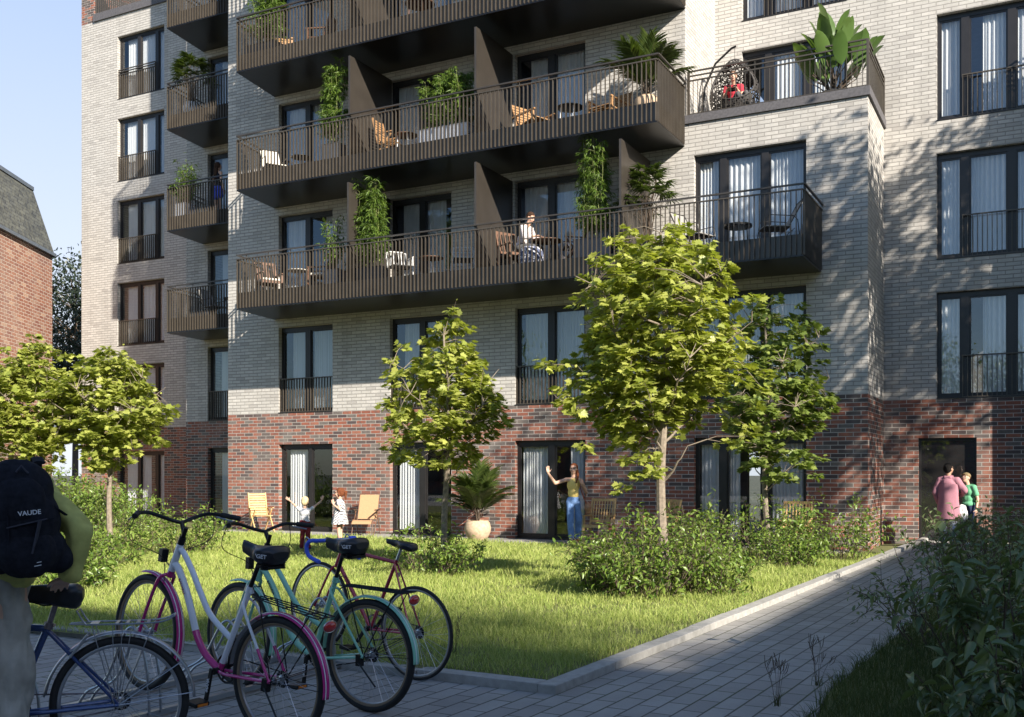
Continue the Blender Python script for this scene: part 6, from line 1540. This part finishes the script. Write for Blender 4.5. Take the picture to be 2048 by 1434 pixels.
M['greytee'] = fabric('light grey tee', (.60, .60, .62)); M['maroon'] = fabric('maroon trousers', (.17, .025, .03)); M['pink'] = fabric('dusty pink coat', (.38, .18, .22)); M['green'] = fabric('mint polo', (.15, .43, .24)); M['navy'] = fabric('navy cloth', (.03, .04, .08)); M['olive'] = fabric('olive yellow jersey', (.50, .48, .15), .12, 20, .3); M['sage'] = fabric('sage sleeve', (.30, .36, .22)); M['taupe'] = fabric('grey taupe trousers', (.42, .39, .33), .2, 9, .6); M['red'] = fabric('red shawl', (.45, .04, .06)); M['royal'] = fabric('royal blue shorts', (.06, .09, .50)); M['camo'] = fabric('brown cap cloth', (.23, .17, .09), .5, 60); M['black2'] = fabric('black nylon', (.017, .018, .024), .3, 40, .3); M['white'] = fabric('white cotton', (.75, .74, .73)); M['greyp'] = fabric('grey trousers', (.10, .10, .105)); M['whitep'] = fabric('pale patterned leggings', (.42, .44, .50), .5, 70)
_t = NT('checked shirt'); _w = _t.n('TexChecker'); _w.inputs['Scale'].default_value = 42; _w.inputs[1].default_value = (.74, .70, .68, 1); _w.inputs[2].default_value = (.50, .40, .40, 1); _t.l(_t.obj(), _w.inputs[0]); _t.set(Base_Color=_w.outputs[0], Roughness=.9); M['check'] = _t.m
_t = NT('striped dress'); _n = _t.n('TexWave', wave_type='BANDS', bands_direction='DIAGONAL'); _n.inputs['Scale'].default_value = 9; _n.inputs['Distortion'].default_value = 3.5; _n.inputs['Detail'].default_value = 2; _t.l(_t.obj(), _n.inputs[0]); _t.set(Base_Color=_t.ramp(_n.outputs[0], [(.3, (.045, .045, .055)), (.45, (.72, .71, .70)), (1, (.78, .77, .75))]), Roughness=.9); M['stripe'] = _t.m

# waving woman
k = 1.0
def wx(t, T, k, s):
    m = MB(); m.tube(smoothpath([(-.13, .05, 1.44), (-.165, .13, 1.2), (-.21, .14, 1.0), (-.27, .10, .88)]), .011, 6, flat=.6); m.tube(smoothpath([(-.13, .05, 1.44), (-.17, -.08, 1.25), (-.24, -.05, 1.0), (-.29, .02, .90)]), .011, 6, flat=.6); b = blob('shoulder_bag', [('e', (-.31, .06, .80), (.075, .13, .11)), ('e', (-.32, .05, .70), (.06, .10, .05))], .008, M['leather'], t, 4); m.build('strap', M['leatherr'], b, smooth=True)
wl = unp(1147, 1080, z=.0); wl = (px(1147, -1.05), -1.05, .0)
person('young woman in mustard top and light jeans waving outside the curtained terrace door', wl, face_to(wl, 8.5, -21) + .25, 1.80,
       stand(1.0, head=(0, .02, 1.64), elR=(.42, .06, 1.33), wrR=(.585, .12, 1.545), hdR=(.12, .0, 1), pnR=(-.2, 1, 0), shR=(.165, 0, 1.405), elL=(-.29, -.04, 1.13), wrL=(-.155, .15, 1.30), hdL=(.3, .1, 1), pnL=(.6, -.8, 0), curl=.3, anL=(-.13, -.14, .125), knL=(-.115, -.0, .52), anR=(.06, .06, .125), knR=(.075, .06, .53), build=.86, ftL=(0, .14, -.06), ftR=(0, .14, -.06)),
       dict(skin='skin', hair='redhair', shirt='yellow', sleeve=0, hem=0, trousers='jeans', flare=.018, shoes='mustardshoe', wedge=1, fold=.008), 'side', (-.45, .05), extra=wx)
# boy with arms raised, seen from behind
bl = (px(610, -5.95), -5.95, .075); k = .56
person('small blond boy in grey tee and maroon trousers with both arms spread wide', bl, face_to(bl, -8, 15) - .2, 1.0,
       stand(k, head=(0, .0, .925), neck=(0, 0, .80), elL=(-.22, .03, .86), wrL=(-.34, .06, .95), hdL=(-.7, 0, .5), pnL=(0, 1, 0), elR=(.20, .06, .86), wrR=(.30, .1, .955), hdR=(.3, 0, 1), pnR=(0, 1, 0), shL=(-.105, 0, .775), shR=(.105, 0, .775), curl=.1, anL=(-.07, 0, .05), anR=(.075, .02, .05), build=1.08),
       dict(skin='skin', hair='blond', shirt='greytee', sleeve=.45, trousers='maroon', flare=.012, shoes='navy', infl=.01, fold=.006), 'short', (.3, 0), vox=.0062, hs=.84)
# girl in striped dress
gl = (px(680, -4.9), -4.9, .06); k = .66
def dress(t, T, k, s):
    m = MB(); pr = [(.10, .92), (.125, .86), (.13, .76), (.15, .66), (.185, .55), (.205, .47)]; n = 40; vs = []
    for r_, z in pr:
        for i in range(n): a = 2 * PI * i / n; q = r_ * (1 + .05 * math.sin(a * 7 + z * 4) * (1 if z < .75 else 0)); vs.append((q * math.cos(a), q * .82 * math.sin(a), z))
    m.add(vs, [(i * n + j, i * n + (j + 1) % n, (i + 1) * n + (j + 1) % n, (i + 1) * n + j) for i in range(len(pr) - 1) for j in range(n)]); m.build('dress', M['stripe'], t, smooth=True)
person('red-haired girl with ponytail in black and white striped dress facing the boy', gl, face_to(gl, -1.0, -.35), 1.17,
       stand(k, head=(0, .015, 1.09), neck=(0, 0, .96), elL=(-.17, -.05, .77), wrL=(-.14, .09, .86), elR=(.17, -.02, .77), wrR=(.12, .12, .90), hdL=(.1, .3, 1), hdR=(-.1, .3, 1), shL=(-.12, 0, .93), shR=(.12, 0, .93)),
       dict(skin='skin', hair='redhair', shirt='white', sleeve=.4, hem=0, shoes='royal', infl=.006), 'pony', (0, 0), vox=.0065, hs=.88, extra=dress)
# couple at the entrance
def coat(t, T, k, s):
    m = MB(); pr = [(.19, 1.30), (.20, 1.15), (.195, 1.0), (.215, .8), (.235, .62), (.24, .57)]; n = 44; vs = []
    for r_, z in pr:
        for i in range(n): a = 2 * PI * i / n; q = r_ * (1 + .035 * math.sin(a * 5 + z * 3)); vs.append((q * math.cos(a), q * .68 * math.sin(a), z * k))
    m.add(vs, [(i * n + j, i * n + (j + 1) % n, (i + 1) * n + (j + 1) % n, (i + 1) * n + j) for i in range(len(pr) - 1) for j in range(n)]); m.build('coat_skirt', M['pink'], t, smooth=True)
    blob('collar', [('c', (-.06, 0, 1.45 * k), (.06, 0, 1.45 * k), .045, .045), ('c', (-.05, -.05, 1.44 * k), (.05, -.05, 1.44 * k), .035, .035)], .01, M['pink'], t, 3)
cl = (px(1897, 1.0), 1.0, .08)
person('dark-haired person in long dusty pink coat seen from behind, hugging the child at the entrance', cl, face_to(cl, .25, 1), 1.68,
       stand(.96, elL=(-.25, -.02, 1.08), wrL=(-.235, .10, .86), elR=(.29, .06, 1.12), wrR=(.16, .27, 1.02), hdR=(-.3, .8, 0), pnR=(-1, -.2, 0)),
       dict(skin='skin2', hair='black', shirt='pink', sleeve=1.95, trousers='whitep', shoes='black2', infl=.022, fold=.014), 'short', (-.3, .15), extra=coat)
cl2 = (px(1936, 1.25), 1.25, .08)
person('child in mint polo shirt and brown cap leaning on the pink coat', cl2, face_to(cl2, -.75, -1.0), 1.50,
       stand(.855, head=(.01, .05, 1.375), elL=(-.21, -.03, .95), wrL=(-.23, .03, .74), elR=(.18, .1, 1.0), wrR=(.05, .24, .98)),
       dict(skin='skin', hair='brownhair', shirt='green', sleeve=.6, trousers='navy', shoes='white', cap='camo', infl=.016), 'cap', (.15, .35))
t = thing('tote_bag', 'pale cloth bag hanging between the person in pink and the child', 'bag', (px(1925, 1.0), 1.0, .72)); blob('bag', [('e', (0, 0, 0), (.11, .06, .16)), ('e', (0, 0, .12), (.08, .04, .08))], .01, M['white'], t, 4, (.012, 12))
# man with laptop on the balcony: seated, leaning forward
ml = (px(1042, -.85), -.85, F2)
def sit(k, lean=.12, **o):
    J = dict(head=(0, lean + .10, 1.20 * k), neck=(0, lean, 1.03 * k), pelvis=(0, -.02, .55 * k), shL=(-.17 * k, lean, .98 * k), shR=(.17 * k, lean, .98 * k), elL=(-.22 * k, lean + .08, .73 * k), elR=(.22 * k, lean + .08, .73 * k), wrL=(-.12, lean + .30, .74 * k), wrR=(.12, lean + .30, .74 * k), hipL=(-.09, 0, .53 * k), hipR=(.09, 0, .53 * k), knL=(-.12, .42, .52 * k), knR=(.12, .42, .52 * k), anL=(-.12, .40, .09), anR=(.12, .46, .09), pnL=(0, 0, -1), pnR=(0, 0, -1), thL=-1); J.update(o); return J
person('dark-haired man in pale checked shirt bent over a laptop on the lower long balcony', ml, face_to(ml, 1, -.12), 1.75, sit(1.0, .16), dict(skin='skin', hair='darkbrown', shirt='check', sleeve=1.6, trousers='greyp', shoes='leather', infl=.018), 'short', (0, -.55))
# woman on the small balcony, back to us
wl = (-1.75, 1.45, 9.108)
person('long-haired woman in blue shorts standing on the small balcony, seen from behind', wl, face_to(wl, .25, 1), 1.68, stand(.96, elL=(-.30, .05, 1.16), wrL=(-.40, .15, .98), build=.88), dict(skin='skin', hair='darkbrown', shirt='black2', sleeve=0, trousers='royal', leg=.26, flare=.03), 'long', (0, 0))
# person reading in the egg chair
t_ = EGG; el = (EGG.location.x + .06, EGG.location.y + .02, EGG.location.z + .08)
def book(t, T, k, s):
    m = MB(); m.bar((-.10, .30, .80), (0, .33, .78), .17, .012, up=(0, -.5, 1)); m.bar((0, .33, .78), (.10, .30, .80), .17, .012, up=(0, -.5, 1)); m.build('book', M['black2'], t)
rd = person('reader in red top with an open dark book, curled up in the hanging egg chair', el, R(0) + PI + .15, 1.65, sit(.94, .02, pelvis=(0, -.02, .50), hipL=(-.08, 0, .48), hipR=(.08, 0, .48), knL=(-.28, .26, .68), knR=(-.12, .30, .66), anL=(-.40, .12, .42), anR=(-.30, .16, .42), wrL=(-.11, .28, .76), wrR=(.11, .28, .76)), dict(skin='skin', hair='brownhair', shirt='red', sleeve=.5, trousers='greyp', infl=.014), 'short', (.1, -.1))
_b = thing('book', 'open dark book held by the reader in the egg chair', 'book', (el[0], el[1], el[2]), R(0) + PI + .15); book(_b, None, 1, 1)

# backpacker at the left edge
d0 = 5.0; bpw = unp(-22, 1100, d=d0); bx, by = bpw.x, bpw.y; bz = .08
kk = 1.06
yawb = face_to(None, -.80, .60)
fwd = Vector((math.cos(yawb + PI / 2), math.sin(yawb + PI / 2), 0)); rgt = Vector((fwd.y, -fwd.x, 0))
def loc_of(w): q = Vector(w) - Vector((bx, by, bz)); return (q.dot(rgt), q.dot(fwd), q.z)
sadw = unp(140, 1172, d=5.02)                                   # where the hand rests on the saddle
sx_, sy_, sz_ = loc_of(sadw)
shw = loc_of(unp(92, 975, d=5.0)); elw = loc_of(unp(160, 1062, d=5.02))
def backpack(t, T, k, s): pass
BP = person('tall backpacker in olive jersey and grey trousers holding the blue bicycle saddle', (bx, by, bz), yawb, 1.86,
       stand(kk, head=(-.04, .15, 1.70), neck=(0, .03, 1.50), shR=(.195, .0, 1.44), elR=(elw[0], elw[1], elw[2]), wrR=(sx_, sy_, sz_ + .05), hdR=(0, .05, -1) if False else (-.3, .8, -.35), pnR=(0, 0, -1), curl=.4, build=1.02),
       dict(skin='skin', hair='darkbrown', shirt='olive', sleeve=1.92, trousers='taupe', flare=.03, shoes='black2', infl=.022, fold=.026, hemx=.022, tfold=.032, tf=11), 'short', (-.3, 0), vox=.0075)
t = thing('backpack', 'black hiking backpack on the back of the person in the olive jersey', 'backpack', Vector((bx, by, bz + .045)) + rgt * .06, yawb)
Rm = Matrix.Rotation(R(-6), 3, 'X'); Rr = Matrix.Rotation(R(9), 3, 'Y')
blob('bag', [('e', (.06, -.23, 1.36), (.165, .12, .16), Rr), ('e', (.075, -.235, 1.22), (.175, .135, .20), Rr), ('e', (.10, -.225, 1.10), (.18, .125, .13), Rr), ('c', (-.03, -.22, 1.42), (.12, -.22, 1.40), .09, .09), ('c', (-.05, -.2, 1.06), (.24, -.2, 1.045), .085, .075)], .009, M['black2'], t, 5, (.010, 14))
blob('front_pocket', [('e', (.07, -.31, 1.31), (.125, .07, .13), Rr), ('e', (.10, -.30, 1.08), (.14, .075, .12), Rr)], .008, M['black2'], t, 4, (.008, 16))
m = MB(); m.tube(smoothpath([(-.11, -.17, 1.50), (-.13, .02, 1.50), (-.14, .13, 1.38), (-.12, .10, 1.15), (-.10, -.1, 1.02)]), .028, 8, flat=.35); m.build('shoulder_strap', M['black2'], t, smooth=True)
m = MB(); m.tube(smoothpath([(.16, -.15, 1.50), (.15, .02, 1.52), (.15, .12, 1.40), (.17, .10, 1.2), (.20, -.1, 1.05)]), .028, 8, flat=.35); m.build('shoulder_strap', M['black2'], t, smooth=True)
m = MB(); m.bar((.21, -.28, 1.30), (.275, -.24, 1.25), .022, .006); m.bar((-.06, -.33, 1.21), (.22, -.335, 1.24), .012, .006); m.bar((.02, -.375, 1.30), (.03, -.36, 1.12), .014, .005); m.build('strap', M['black2'], t)
text_mesh('lettering', 'VAUDE', .030, M['text'], t, frame_at((.115, -.386, 1.268), (1, .05, -.02 + .12), (-.1, -.15, 1)), bold=.0006)
M['mesh'] = fabric('grey webbing', (.06, .06, .075)); m = MB(); m.bar((.16, -.378, 1.235), (.13, -.368, 1.08), .035, .006); m.build('webbing', M['mesh'], t); m = MB(); m.bar((.02, -.37, 1.20), (.19, -.379, 1.24), .010, .006); m.build('webbing', M['mesh'], t); m = MB(); m.tube([(.06, -.33, 1.455), (.08, -.34, 1.485), (.11, -.33, 1.45)], .006, 5); m.build('haul_loop', M['mesh'], t)
m = MB(); m.bar((.135, -.362, 1.035), (.165, -.358, 1.04), .006, .003); m.bar((.135, -.362, 1.02), (.165, -.358, 1.025), .006, .003); m.build('reflective_mark', M['text'], t)
